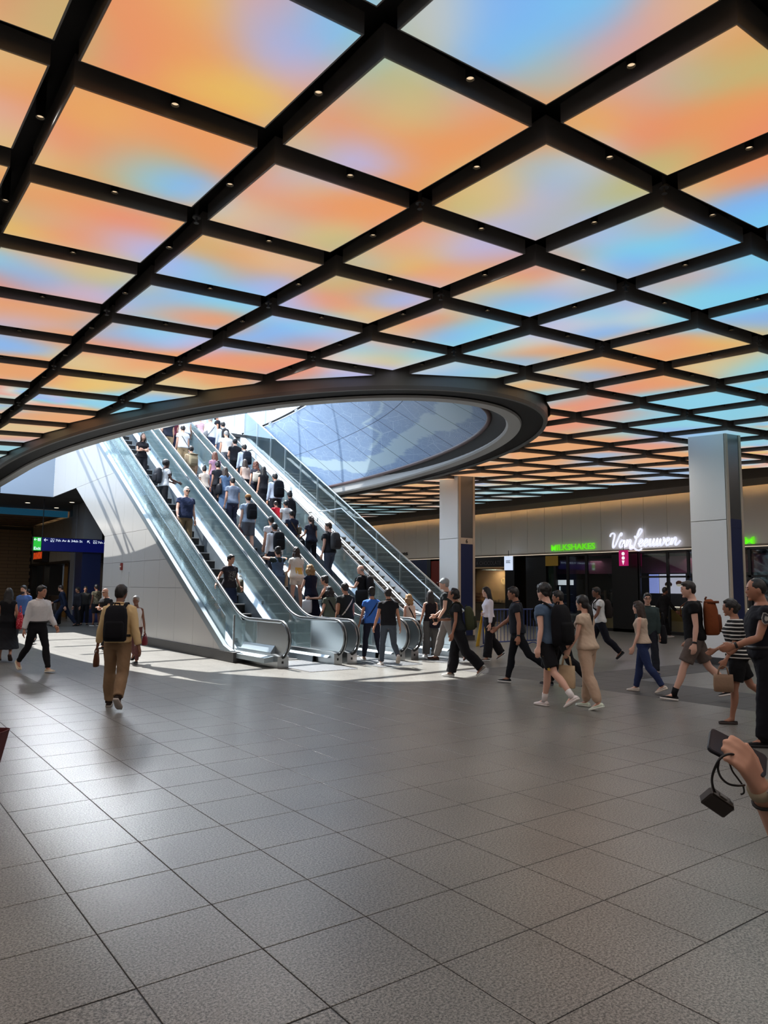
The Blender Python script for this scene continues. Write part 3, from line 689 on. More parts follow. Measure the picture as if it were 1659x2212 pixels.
# side of the canopy: rafters that stripe the white wall with shadow
cn = structure('trim_canopy')
RAF = mat('canopy_steel', (150, 152, 155), .4, metal=.6)
for X, y0, z0, dy, sl, r in ((3.3, 14.0, 5.6, 22, .62, .06), (3.0, 16.6, 5.6, 22, .78, .05), (3.5, 11.0, 5.6, 24, .52, .05), (2.6, 19.5, 5.6, 22, .66, .07), (3.1, 20.4, 5.6, 18, .95, .05), (2.4, 13.0, 6.6, 24, .70, .04), (2.9, 17.6, 5.6, 20, 1.15, .06), (2.7, 12.0, 6.0, 24, .58, .03), (2.5, 18.2, 5.7, 20, .62, .03), (2.5, 15.2, 5.7, 20, .90, .035)):
    b = MB(); b.tube([(X, y0, z0), (X, y0+dy, z0+dy*sl)], r, 8); b.build('rafter', RAF, cn)
for k in range(6):
    b = MB(); b.tube([(5.2, 17+3.2*k, 9.2+.9*k), (14.0, 18.2+3.2*k, 9.6+.9*k)], .09, 8); b.build('purlin', RAF, cn)
# ================================================================== columns
def column(X0, X1, Y0, Y1, label, number=None):
    t = thing('column', label, 'column', ((X0+X1)/2, (Y0+Y1)/2, 0)); iv = Matrix.Translation((-(X0+X1)/2, -(Y0+Y1)/2, 0))
    def fin(b, n, m):
        o = b.build(n, m, t); o.matrix_parent_inverse = iv; return o
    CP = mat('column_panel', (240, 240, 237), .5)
    for z0, z1 in ((.16, 3.27), (3.285, 5.62)):
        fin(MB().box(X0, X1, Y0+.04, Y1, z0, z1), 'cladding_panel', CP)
    fin(MB().box(X0-.01, X1+.01, Y0+.03, Y1+.01, 0, .16), 'skirting', GRD)
    fin(MB().box(X0+.0, X0+.09, Y0, Y0+.05, .16, 5.62), 'edge_trim', BEIGE); fin(MB().box(X1-.09, X1, Y0, Y0+.05, .16, 5.62), 'edge_trim', BEIGE)
    fin(MB().box(X0+.09, X1-.09, Y0+.015, Y0+.06, .16, 3.10), 'blue_panel', NAVY)
    fin(MB().box(X0+.09, X1-.09, Y0+.015, Y0+.06, 3.30, 5.62), 'steel_panel', mat('dull_steel', (120, 122, 124), .32, metal=.85))
    fin(MB().box(X0+.09, X1-.09, Y0+.010, Y0+.06, 3.10, 3.30), 'number_band', BEIGE if number else NAVY)
    if number: text('column_number', number, .19, BLACK, t, (-.05, -(Y1-Y0)/2+.006, 3.13), (1, 0, 0), .003, .004)
    return t
column(16.0, 16.72, 17.55, 18.5, 'white square column numbered 6 with blue front panel, beyond the stairs', '6')
column(16.1, 16.78, 8.64, 9.56, 'white square column with navy front panel at the right, by the ice cream shop')
# ================================================================== right-hand wall with its shops (X = 25.4)
XW = 25.4
wr = structure('wall_right')
seams = [12.0-1.03*k for k in range(8)][::-1] + [13.0+1.018*k for k in range(1, 32)]
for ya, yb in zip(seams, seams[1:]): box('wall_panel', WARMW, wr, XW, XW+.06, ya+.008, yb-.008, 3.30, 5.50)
box('backing', DKGREY, wr, XW+.05, XW+.3, 3, 46, 3.25, 5.62)
box('soffit', mat('soffit_brown', (120, 108, 96), .7), wr, 23.35, XW-.22, 3, 46, 5.30, 5.36)
box('cove_back', mat('cove_white', (225, 220, 210), .7), wr, XW-.4, XW+.05, 3, 46, 5.56, 5.6)
box('soffit_edge', mat('soffit_edge', (120, 108, 96), .7), wr, 23.3, 23.4, 3, 46, 5.26, 5.6)
box('lintel', mat('lintel_strip', (150, 140, 128), .5), wr, XW-.05, XW+.1, 3, 46, 3.22, 3.30)
box('upper_wall', DKGREY, wr, 26.8, 27, -12, 62, 0, 5.62)
COVE = mat('cove_led', (255, 220, 170), .5, emit=(255, 205, 140), es=34)
box('cove_strip', COVE, wr, XW-.60, XW-.50, 3.5, 45.5, 5.37, 5.40)
box('lintel_led', mat('lintel_led', (255, 240, 220), .5, emit=(255, 236, 210), es=1.0), wr, XW-.06, XW-.04, 4, 45, 3.205, 3.22)
FRAME = mat('shop_frame', (17, 16, 16), .35)
INT = mat('shop_interior_dark', (30, 30, 34), .7)
PINK = mat('shop_pink', (128, 72, 98), .7)
YEL = mat('counter_yellow', (178, 142, 44), .6)
def shop_base(name, label, y0, y1):
    t = thing(name, label, 'shop front', (XW, (y0+y1)/2, 0)); iv = Matrix.Translation((-XW, -(y0+y1)/2, 0))
    def fin(b, n, m, parent=None, smooth=False):
        o = b.build(n, m, parent or t, smooth); o.matrix_parent_inverse = iv if not parent else Matrix.Identity(4); return o
    return t, fin
# --- ice cream shop: black frames, pink band, menu screens
t, fin = shop_base('ice_cream_shop', 'black framed glass ice cream shop front under the white script sign', 4, 23.3)
fin(MB().box(26.6, 26.7, 4, 23.3, 0, 3.22), 'back_wall', INT)
fin(MB().box(26.2, 26.3, 4, 22.3, 2.35, 3.0), 'pink_band', PINK)
fin(MB().box(XW+.1, 26.7, 23.2, 23.3, 0, 3.22), 'side_wall', INT)
fin(MB().box(XW, 26.7, 4, 23.3, 3.12, 3.22), 'shop_ceiling', FRAME)
ed = [4.2, 6.0, 7.8, 9.6, 11.2, 12.95, 15.25, 16.1, 17.35]
for ya, yb in zip(ed, ed[1:]):
    fin(MB().box(XW+.03, XW+.045, ya+.05, yb-.05, .12, 3.1), 'glass_pane', SHOPGLASS); fin(MB().box(XW, XW+.09, yb-.05, yb+.05, 0, 3.15), 'frame_post', FRAME)
for ya, yb in ((18.55, 19.9), (19.9, 20.9), (20.9, 21.6), (21.6, 22.1)):
    fin(MB().box(XW+.03, XW+.045, ya+.06, yb-.06, .12, 3.1), 'glass_pane', SHOPGLASS); fin(MB().box(XW, XW+.09, ya-.06, ya+.06, 0, 3.15), 'frame_post', FRAME)
fin(MB().box(XW, XW+.09, 17.35, 18.5, 0, 3.15), 'door_panel', FRAME)
fin(MB().box(XW, XW+.09, 22.1, 23.3, 0, 3.15), 'black_panel', FRAME)
fin(MB().box(XW+.0, XW+.06, 4.2, 22.2, 0, .12), 'kick_plate', FRAME)
fin(MB().box(XW+.0, XW+.06, 4.2, 17.3, 2.15, 2.22), 'transom', FRAME)
fin(MB().box(XW+.3, XW+.75, 12.95, 17.2, 0, .95), 'counter', YEL); fin(MB().box(XW+.25, XW+.8, 12.9, 17.25, .95, .99), 'counter_top', mat('counter_top', (200, 196, 190), .3))
fin(MB().box(XW+.3, XW+.8, 18.7, 19.6, 0, .9), 'counter', YEL)
fin(MB().box(XW+.11, XW+.14, 21.62, 22.05, .15, 2.9), 'green_strip', mat('shop_green', (58, 84, 66), .6))
SCRB = mat('menu_screen', (180, 190, 240), .4, emit=(150, 165, 240), es=.9); SCRW = mat('menu_screen_white', (230, 230, 240), .4, emit=(205, 205, 225), es=.9)
for y0, y1, mm in ((14.2, 15.1, SCRB), (15.75, 16.85, SCRW), (16.9, 17.3, SCRB)):
    s_ = fin(MB().box(26.0, 26.05, y0, y1, 1.55, 2.3), 'menu_screen', mm)
    if mm is SCRW:
        for k, (yy, zz, rr) in enumerate(((16.45, 1.9, .16), (16.0, 1.95, .14))):
            b = MB(); b.loft([[(25.995-dx, yy+rr*sc*math.cos(a*PI/6), zz+rr*sc*.7*math.sin(a*PI/6)) for a in range(12)] for dx, sc in ((0, 1), (.008, .9))]); o = b.build('dish_picture', mat('dish_%d' % k, ((120, 80, 70), (196, 120, 90))[k], .6), s_); 
            b = MB(); b.loft([[(25.985-dx, yy+.8*rr*sc*math.cos(a*PI/6), zz-.08+.05*sc*math.sin(a*PI/6)) for a in range(12)] for dx, sc in ((0, 1), (.004, .9))]); b.build('bowl_picture', mat('bowl_cream', (232, 222, 200), .6, emit=(232, 222, 200), es=.5), s_)
fin(MB().box(25.9, 26.0, 13.0, 17.2, 1.02, 1.05), 'worktop_glow', mat('worktop_glow', (255, 245, 230), .5, emit=(255, 240, 220), es=1.6))
for k in range(9):
    y = 18.9+.33*k; b = MB(); b.cyl((26.2, y), .05, 1.1, 1.45+.1*(k % 3), 8); fin(b, 'jar', mat('jar_%d' % (k % 3), ((96, 92, 90), (60, 66, 76), (120, 104, 84))[k % 3], .3))
# drinks fridge
fr = thing('drinks_fridge', 'tall lit drinks fridge with a white header inside the ice cream shop', 'fridge', (25.95, 21.2, 0))
MB().box(-.3, .35, -.42, .42, 0, 2.1).build('cabinet', mat('fridge_grey', (50, 54, 60), .4), fr); MB().box(-.32, -.3, -.42, .42, 1.86, 2.08).build('header', mat('fridge_header', (235, 240, 245), .4, emit=(232, 238, 245), es=1.0), fr)
for k in range(4):
    MB().box(-.32, -.30, -.36, .36, .3+.38*k, .32+.38*k).build('shelf', SATIN, fr)
MB().box(-.33, -.315, .30, .34, .2, 1.8).build('light_strip', mat('fridge_strip', (235, 240, 245), .4, emit=(225, 235, 245), es=1.2), fr)
# notices and small signs
nt_ = thing('yellow_notice', 'yellow paper notice behind the shop glass under the green letters', 'notice', (25.38, 21.75, 2.92)); MB().box(-.004, .004, -.36, .36, -.22, .22).build('sheet', mat('notice_yellow', (168, 132, 40), .6), nt_)
def letters(name, label, body, size, m, y_left, z, ext=.03, bold=.0, fit=None, cat='sign', parts='lettering'):
    t = thing(name, label, cat, (XW-.05, y_left, z)); text(parts, body, size, m, t, (-ext, 0, 0), (0, -1, 0), ext, bold, fit=fit); return t
GREEN = mat('neon_green', (110, 220, 40), .4, emit=(96, 206, 30), es=.9)
letters('shop_letters', 'green glowing letters reading MILKSHAKES on the right wall', 'MILKSHAKES', .36, GREEN, 21.75, 3.37, .016, .004, fit=2.34)
letters('shop_letters', 'green glowing end of a shop name right of the navy column', 'M', .36, GREEN, 13.1, 3.30, .016, .004, fit=.36)
# white script sign drawn as strokes (unit: sign height)
SCRIPT = [
 [(.00,.78),(.05,.95),(.20,1.0),(.30,.88),(.26,.55),(.24,.18),(.30,.02),(.42,.22),(.55,.62),(.66,.92),(.74,.98),(.76,.88),(.70,.80)],            # V
 [(.92,.44),(.80,.50),(.70,.34),(.68,.12),(.76,.02),(.86,.14),(.95,.40),(.97,.50),(.93,.22),(.97,.03),(1.04,.08),(1.10,.22)],                  # a
 [(1.10,.22),(1.16,.46),(1.17,.50),(1.12,.04),(1.20,.34),(1.30,.50),(1.37,.42),(1.33,.14),(1.38,.02),(1.47,.14)],                             # n
 [(1.58,.74),(1.66,.60),(1.80,.70),(1.98,1.0),(1.98,1.14),(1.86,1.16),(1.76,.90),(1.68,.40),(1.58,.02),(1.44,-.12),(1.36,-.04),(1.50,.04),(1.75,-.16),(1.98,-.22),(2.10,-.10)],   # L
 [(1.86,.20),(2.02,.28),(2.09,.42),(2.02,.50),(1.92,.38),(1.91,.14),(2.00,.02),(2.12,.10),(2.20,.22)],
 [(2.20,.22),(2.34,.30),(2.40,.44),(2.33,.50),(2.23,.38),(2.22,.14),(2.31,.02),(2.43,.12),(2.52,.26)],
 [(2.52,.26),(2.58,.50),(2.55,.18),(2.60,.03),(2.70,.12),(2.80,.50),(2.76,.18),(2.82,.02),(2.92,.16)],
 [(2.92,.16),(3.00,.50),(2.97,.18),(3.03,.03),(3.12,.16),(3.18,.46),(3.16,.16),(3.24,.03),(3.36,.20),(3.40,.46),(3.34,.52),(3.38,.38),(3.50,.34)],
 [(3.50,.30),(3.62,.34),(3.68,.44),(3.61,.50),(3.52,.38),(3.51,.14),(3.60,.02),(3.72,.12),(3.80,.24)],
 [(3.80,.24),(3.85,.48),(3.82,.04),(3.90,.34),(4.00,.50),(4.07,.42),(4.03,.14),(4.10,.03),(4.22,.14),(4.32,.30)]]
def smooth_line(P, n=5):
    out = []; m = len(P)
    for i in range(m-1):
        p0, p1, p2, p3 = P[max(i-1, 0)], P[i], P[i+1], P[min(i+2, m-1)]
        for k in range(n):
            t = k/n; out.append(tuple(.5*((2*p1[c])+(-p0[c]+p2[c])*t+(2*p0[c]-5*p1[c]+4*p2[c]-p3[c])*t*t+(-p0[c]+3*p1[c]-3*p2[c]+p3[c])*t**3) for c in (0, 1)))
    return out+[P[-1]]
SIGNW = mat('script_white', (235, 238, 250), .4, emit=(222, 226, 246), es=.95)
sg = thing('shop_script_sign', 'white glowing handwritten-style sign reading Van Leeuwen over the dark shop', 'sign', (XW-.12, 18.65, 3.36))
for S in SCRIPT:
    b = MB(); k_ = .735; pts = [(0, -(x+.12*y)*k_, y*.60) for x, y in smooth_line(S)]; b.tube(pts, .038, 7, flat=1.0, up=(1, 0, 0)); b.build('letter_stroke', SIGNW, sg, True)
def blade(name, label, y, z, w, h, face, cat='sign'):
    t = thing(name, label, cat, (25.0, y, z)); MB().box(-.03, .03, -w/2, w/2, -h/2, h/2).build('panel', face, t); MB().cyl((0, 0), .012, h/2, h/2+.25, 8).build('hanger', FRAME, t); return t
MAG = mat('magenta_sign', (170, 24, 96), .4, emit=(170, 16, 92), es=.75)
mg = blade('hanging_sign', 'small magenta hanging sign with white ice cream scoops and cone', 17.75, 2.93, .40, .62, MAG)
WEM = mat('icon_white', (240, 236, 240), .4, emit=(240, 236, 240), es=.9)
for zz in (.17, .0):
    b = MB(); b.loft([[(-.032-dx, .075*sc*math.cos(a*PI/6), zz+.07*sc*math.sin(a*PI/6)) for a in range(12)] for dx, sc in ((0, 1), (.01, .9))]); b.build('scoop', WEM, mg)
b = MB(); b.prism([(.06, -.10), (-.06, -.10), (0, -.27)], -.045, -.032); b.build('cone', WEM, mg)
bs = blade('hanging_sign', 'small white lit hanging sign beside the chocolate shop', 24.0, 2.86, .50, .66, mat('white_sign', (215, 225, 245), .4, emit=(205, 220, 245), es=.85))
for k in range(3): MB().box(-.036, -.03, -.14+.03*(k % 2), .14, .10-.05*k, .125-.05*k).build('text_line', mat('sign_line', (110, 120, 150), .5), bs)
# --- chocolate shop: warm window
t, fin = shop_base('chocolate_shop', 'small warm-lit chocolate shop window beside the white column', 23.6, 27.8)
fin(MB().box(26.6, 26.7, 23.5, 28, 0, 3.2), 'back_wall', mat('choc_wall', (196, 158, 112), .7))
fin(MB().box(XW-.02, XW+.1, 24.3, 28.2, 2.72, 3.2), 'black_header', FRAME); fin(MB().box(XW-.02, 26.7, 24.0, 24.6, 0, 3.2), 'pillar', FRAME)
fin(MB().box(XW+.02, 26.7, 24.6, 28, 2.66, 2.72), 'shop_ceiling', mat('choc_ceiling', (206, 176, 136), .7)); fin(MB().box(XW, 26.7, 27.9, 28.1, 0, 3.2), 'pillar', FRAME)
fin(MB().box(XW+.02, XW+.04, 24.65, 27.85, .1, 2.66), 'glass_pane', CLEARGLASS)
fin(MB().box(XW+.15, XW+.65, 24.65, 27.85, 0, .95), 'counter', mat('choc_counter', (190, 166, 136), .5)); fin(MB().box(XW+.12, XW+.7, 24.65, 27.85, .95, 1.0), 'counter_top', FRAME)
text('lettering', 'A CHOCOLATE', .26, mat('dim_letters', (92, 90, 90), .5), t, (-.04, 26.55-25.7, 2.82), (0, -1, 0), .004, fit=1.7)
for k in range(12):
    b = MB(); y = 26.75+.085*(k % 6)*1.6; z = 1.02+.16*(k//6)+.16*((k % 3) == 0); b.box(25.8, 26.05, y, y+.12, z, z+.12); fin(b, 'chocolate_box', mat('choc_box_%d' % (k % 3), ((86, 48, 30), (150, 84, 44), (110, 60, 40))[k % 3], .5))
for k in range(7): fin(MB().cyl((25.9, 24.9+.22*k), .05, 1.0, 1.12+.03*(k % 2), 8), 'jar', mat('choc_jar', (52, 36, 26), .4))
for k, (z, w) in enumerate(((2.0, .16), (1.75, .3), (1.5, .34))): fin(MB().box(26.57, 26.6, 24.95, 24.95+w, z, z+.07), 'wall_text', mat('choc_text', (104, 62, 34), .6))
lamp = thing('round_lamp', 'round glowing wall lamp inside the chocolate shop', 'lamp', (26.45, 25.75, 2.05))
b = MB(); b.loft([[(-.02*q, .17*r_*math.cos(a*PI/10), .17*r_*math.sin(a*PI/10)) for a in range(20)] for q, r_ in ((-2, .9), (0, 1), (2, .9))]); b.build('disc', mat('lamp_glow', (255, 214, 150), .4, emit=(255, 205, 135), es=1.4), lamp)
MB().box(-.08, -.05, -.012, .012, -.02, .12).build('hand', FRAME, lamp); MB().cyl((0, 0), .006, .17, .6, 6).build('cord', FRAME, lamp)
def spot(name, loc, power, col, size=.2):
    l = bpy.data.lights.new(name, 'AREA'); l.energy = power; l.color = col; l.size = size; o = bpy.data.objects.new(name, l); COL.objects.link(o); o.location = loc; return o
spot('chocolate_shop_light', (26.0, 26.0, 2.6), 110, (1, .82, .6), .9)
spot('ice_cream_shop_light', (26.1, 15.5, 2.9), 4, (1, .9, .85), .6); spot('ice_cream_shop_light', (26.1, 20.0, 2.9), 3, (1, .9, .85), .6)
# --- ticket machine bay, left part of the right wall
t, fin = shop_base('ticket_machine_bay', 'dark navy and red ticket machine bay seen through the stair glass', 30, 38)
fin(MB().box(XW+.05, XW+.2, 30.3, 40, 0, 3.2), 'navy_panel', NAVY); fin(MB().box(XW, XW+.2, 28.25, 29.1, 0, 3.2), 'dark_jamb', FRAME); fin(MB().box(XW, XW+.2, 30.1, 30.4, 0, 3.2), 'dark_jamb', FRAME)
fin(MB().box(XW+.04, XW+.15, 29.1, 30.12, 0, 3.1), 'red_poster', mat('poster_red', (120, 34, 24), .5)); 
b = MB(); b.prism([(29.2, 1.3), (30.05, 1.3), (29.62, 2.0)], XW+.03, XW+.045); fin(b, 'poster_peak', mat('poster_dark', (44, 18, 18), .6))
letters('wall_lettering', 'black wall lettering reading Ticket Vending Machines behind the stair glass', 'Ticket Vending Machines', .34, BLACK, 37.0, 3.48, .01, .004, fit=5.0)
# ================================================================== far left: corridor, sign, doughnut counter
wl = structure('wall_back')
WOOD = mat('wood_slats', (120, 98, 72), .6)
zq = 0
YB = 47.0
for r in range(24):
    z0 = .2*r
    lim = 9.0 - (1.7 if 4 < r < 15 else 0)*(1 if (r//2) % 2 else .8)
    stepx = {14: 5.0, 15: 5.0, 16: 5.5}.get(r, None)
    xx = -6.0
    edge = 6.2+.28*((r*7) % 5)*.25
    while xx < 9.0:
        w = 1.15 if (r % 2) else .95; x1 = min(xx+w, 9.0)
        dark = (x1 < 6.15+.22*abs(r-7) and 1 < r < 14)
        if not dark and x1-xx > .05: box('slat', WOOD, wl, xx+.008, x1-.008, YB, YB+.05, z0+.008, z0+.192)
        xx += w
box('backing', mat('mural_dark', (38, 34, 31), .8), wl, -8, 9.1, YB+.04, YB+.3, 0, 5.6)
box('back_filler', DKGREY, wl, 9, 27, 50, 50.2, 0, 5.7)
ar = thing('wall_mural', 'dark mural with ochre drapery strokes on the slatted far left wall', 'mural', (4.6, YB, 0))
for k in range(7):
    b = MB(); y = 2.6+.25*k; b.tube([(-.4+.25*math.sin(k), -.0, y-1.2), (-.1+.2*math.cos(k*2), -.03, y-.4), (.25, -.0, y+.4)], .07+.03*(k % 3), 6); b.build('drapery_stroke', mat('ochre_%d' % (k % 2), ((146, 116, 58), (112, 84, 44))[k % 2], .7), ar, True)
ws = structure('wall_side')
SIDEP = mat('side_panel', (138, 132, 124), .55)
for k in range(9):
    box('wall_panel', SIDEP, ws, 9.05, 9.12, 36.0+1.22*k+.008, 36.0+1.22*(k+1)-.008, 2.85, 5.0)
box('backing', DKGREY, ws, 9.1, 9.3, 35, 47, 2.8, 5.6)
cc_ = structure('ceiling')
box('soffit', WOOD, cc_, -8, 8.75, 39.0, YB-.32, 5.0, 5.05)
for k in range(5): box('ceiling_groove', BLACK, cc_, -8, 9.0, 40.3+1.4*k, 40.36+1.4*k, 4.985, 5.002)
box('step_fascia', mat('teal_glow_fascia', (52, 92, 108), .4, emit=(30, 90, 120), es=.35), cc_, -8, 9.05, 38.95, 39.0, 5.0, 5.32)  # material glow stands in for teal light reflected on this edge
box('lower_ceiling', mat('plain_ceiling', (74, 72, 70), .7), cc_, -8, 15.5, 33.12, 39.0, 5.33, 5.40); box('lower_ceiling', mat('plain_ceiling'), cc_, 7.2, 12.3, 29.3, 33.12, 5.335, 5.40)
LEDW = mat('wall_wash', (255, 225, 180), .5, emit=(255, 205, 140), es=22)
box('wall_wash', LEDW, cc_, -6, 8.5, YB-.52, YB-.46, 5.06, 5.08); box('wall_wash', LEDW, cc_, 8.52, 8.58, 39.2, YB-.4, 5.06, 5.08)
for x, y, w_ in ((6.64, 36.05, 'left of the sign hanger'), (8.16, 34.5, 'nearest the white escalator wall'), (8.18, 37.5, 'lowest in view, by the teal-lit fascia'), (4.2, 35.0, 'leftmost, under the fascia edge')):
    d_ = thing('ceiling_downlight', 'small recessed corridor ceiling downlight, '+w_, 'ceiling light', (x, y, 5.33), 0, 'corridor downlights')
    MB().cyl((0, 0), .13, -.012, .0, 14).build('rim', SATIN, d_); MB().cyl((0, 0), .10, -.016, -.010, 14).build('lens', mat('down_lens', (255, 240, 215), .4, emit=(255, 236, 208), es=2.0), d_)
# doughnut counter
dq = thing('coffee_shop_front', 'dim coffee and doughnut counter in the far left corridor', 'shop front', (9.05, 40.5, 0)); 
DQ = Matrix.Translation((-9.05, -40.5, 0))
def dfin(b, n, m):
    o = b.build(n, m, dq); o.matrix_parent_inverse = DQ; return o
dfin(MB().box(9.02, 9.3, 36, 47, 2.72, 2.85), 'lintel', FRAME)
for y in (36.1, 38.0, 43.4, 46.6): dfin(MB().box(9.02, 9.3, y, y+.22, 0, 2.75), 'jamb', FRAME)
dfin(MB().box(10.8, 10.9, 36, 47, 0, 2.8), 'back_wall', mat('coffee_back', (104, 94, 84), .7)); dfin(MB().box(9.4, 9.5, 38.2, 40.6, 0, 2.72), 'wood_panel', mat('coffee_wood', (122, 88, 36), .6))
dfin(MB().box(9.45, 10.2, 40.6, 46.6, 0, 1.05), 'counter', mat('coffee_counter', (70, 58, 50), .6)); dfin(MB().box(9.3, 10.8, 36, 47, 2.8, 2.86), 'counter_ceiling', FRAME)
for k in range(3): dfin(MB().box(10.7, 10.78, 41+1.6*k, 42.1+1.6*k, 1.75, 2.4), 'menu_board', mat('menu_board', (150, 140, 120), .6))
dfin(MB().box(9.32, 9.36, 36.6, 37.4, 1.5, 2.25), 'screen', SCRB)
spot('corridor_fill', (2.5, 41.5, 4.9), 110, (1, .88, .72), 2.5); spot('coffee_light', (10.0, 41, 2.7), 10, (1, .85, .65), .8)  # corridor lamp is unseen, added to lift the dark corridor
ds = thing('coffee_sign', 'dim orange lettered blade sign reading DUNKIN over the far left counter', 'sign', (8.75, 43.6, 3.25)); MB().box(-.06, .25, -1.1, 1.1, -.38, .38).build('panel', mat('sign_back', (24, 12, 10), .5), ds)
text('lettering', 'DUNKIN', .5, mat('dunk_orange', (220, 84, 36), .4, emit=(214, 74, 28), es=.6), ds, (-.075, 1.0, -.2), (0, -1, 0), .01, .012, fit=2.0)
box('pilaster', mat('pilaster_grey', (120, 120, 122), .5), ws, 8.55, 9.1, 35.2, 35.9, 0, 5.33); box('pilaster_blue', NAVY, ws, 8.6, 9.4, 34.0, 35.2, 0, 3.4); box('pilaster_top', mat('pilaster_grey'), ws, 8.6, 9.4, 34.0, 35.2, 3.4, 5.33)
# exit sign
ex = thing('exit_sign', 'long dark blue hanging direction sign with a green Exit end in the left corridor', 'sign', (6.53, 34, 3.07)); ex.scale = (1.13, 1.13, 1.13)
SB = mat('sign_blue', (6, 12, 74), .4, emit=(4, 10, 78), es=.55); SW = mat('sign_white', (235, 240, 245), .4, emit=(215, 225, 240), es=.8); SGN = mat('sign_green', (40, 168, 52), .4, emit=(36, 172, 50), es=.85)
MB().box(0, 3.6, -.06, .06, 0, .54).build('housing', BLACK, ex); MB().box(.32, 3.58, -.07, -.06, .02, .52).build('blue_face', SB, ex); MB().box(.03, .30, -.07, -.06, .02, .52).build('green_face', SGN, ex)
for x in (.34, 3.2): MB().cyl((x, 0), .016, .54, 2.0, 8).build('hanger', BLACK, ex)
text('lettering', 'Exit', .155, SW, ex, (.045, -.072, .05), (1, 0, 0), .002, .003, fit=.24)
MB().box(.175, .275, -.073, -.070, .38, .49).build('pictogram_field', SW, ex)
b = MB(); b.tube([(.20, -.075, .40), (.22, -.075, .44), (.25, -.075, .40)], .008, 5); b.tube([(.225, -.075, .44), (.23, -.075, .47), (.255, -.075, .455)], .008, 5); b.build('running_figure', SGN, ex)
def arrow(x, z, ang, s=.08):
    b = MB(); c, n_ = math.cos(ang), math.sin(ang)
    R_ = lambda p: (x+p[0]*c-p[1]*n_, -.073, z+p[0]*n_+p[1]*c)
    for pl in (((s, 0), (-s, 0)), ((-s*.2, s*.8), (-s, 0), (-s*.2, -s*.8))): b.tube([R_(p) for p in pl], .011, 5)
    b.build('arrow', SW, ex)
arrow(.10, .435, 0, .05); arrow(.46, .43, 0, .065); arrow(2.02, .42, -PI/4, .065)
for x in (.63, 2.2):
    b = MB(); b.tube([(x, -.073, .37), (x+.12, -.073, .37), (x+.12, -.073, .49), (x, -.073, .49)], .006, 4, closed=True); b.build('icon_frame', SW, ex)
    b = MB(); b.tube([(x+.055, -.075, .475), (x+.05, -.075, .425), (x+.085, -.075, .42), (x+.1, -.075, .385)], .008, 5); b.tube([(x+.04+.03*math.cos(a), -.075, .40+.025*math.sin(a)) for a in [PI*.6+.4*k for k in range(9)]], .006, 4); b.build('wheelchair_icon', SW, ex)
text('lettering', '7th Av & 34th St', .12, SW, ex, (.80, -.073, .39), (1, 0, 0), .002, .001, fit=.98)
text('lettering', '7th Av & 33rd St', .12, SW, ex, (2.36, -.073, .38), (1, 0, 0), .002, .001, fit=.98)
# outer enclosure of the hall, behind the camera and at the sides
HALL = mat('hall_wall', (200, 194, 184), .7)
en = structure('wall_behind'); box('wall_face', HALL, en, -14, 27, -12.2, -12, 0, 5.7)
en = structure('wall_left'); box('wall_face', HALL, en, -14.2, -14, -12, 62, 0, 5.7); box('return_wall', HALL, en, -14, -5.9, YB, YB+.1, 0, 5.7)
en = structure('wall_right_end'); box('wall_face', HALL, en, XW, 27, -12, 3, 0, 5.7); box('wall_face', HALL, en, 16, 27, 46, 46.2, 0, 5.7)
# crowd barriers and wet floor sign
def barrier(x0, x1, y, label):
    t = thing('crowd_barrier', label, 'barrier', ((x0+x1)/2, y, 0)); BL = mat('barrier_blue', (58, 76, 132), .4, metal=.3); w = (x1-x0)/2
    b = MB(); b.tube([(-w, 0, .12), (-w, 0, .95), (-w+.12, 0, 1.07), (w-.12, 0, 1.07), (w, 0, .95), (w, 0, .12), (w-.05, 0, .16), (-w+.05, 0, .16)], .02, 8, closed=True); b.build('frame', BL, t, True)
    n = int(2*w/.13)
    for k in range(1, n): MB().cyl((-w+2*w*k/n, 0), .009, .16, 1.06, 6).build('bar', BL, t)
    for x in (-w+.15, w-.15): MB().tube([(x, -.28, .015), (x, -.05, .10), (x, .05, .10), (x, .28, .015)], .015, 6).build('foot', BL, t)
barrier(14.6, 16.8, 15.0, 'blue steel crowd barrier nearest the foot of the stairs, before column 6')
barrier(15.2, 17.4, 19.4, 'blue steel crowd barrier standing behind column 6')
wfp = on_z(1043, 1396, 0)
wf = thing('wet_floor_sign', 'yellow folding floor sign standing beside the white-bloused walker', 'floor sign', (wfp.x, wfp.y, 0), math.radians(30)); YSG = mat('sign_yellow', (228, 188, 30), .5)
for s in (-1, 1):
    b = MB(); b.loft([[(-.15, s*.17, 0), (.15, s*.17, 0), (.15, s*.15, 0), (-.15, s*.15, 0)], [(-.09, s*.012, .95), (.09, s*.012, .95), (.09, 0, .95), (-.09, 0, .95)]]); b.build("leaf", YSG, wf)
MB().box(-.06, .06, -.02, .02, .94, 1.02).build("handle", YSG, wf)
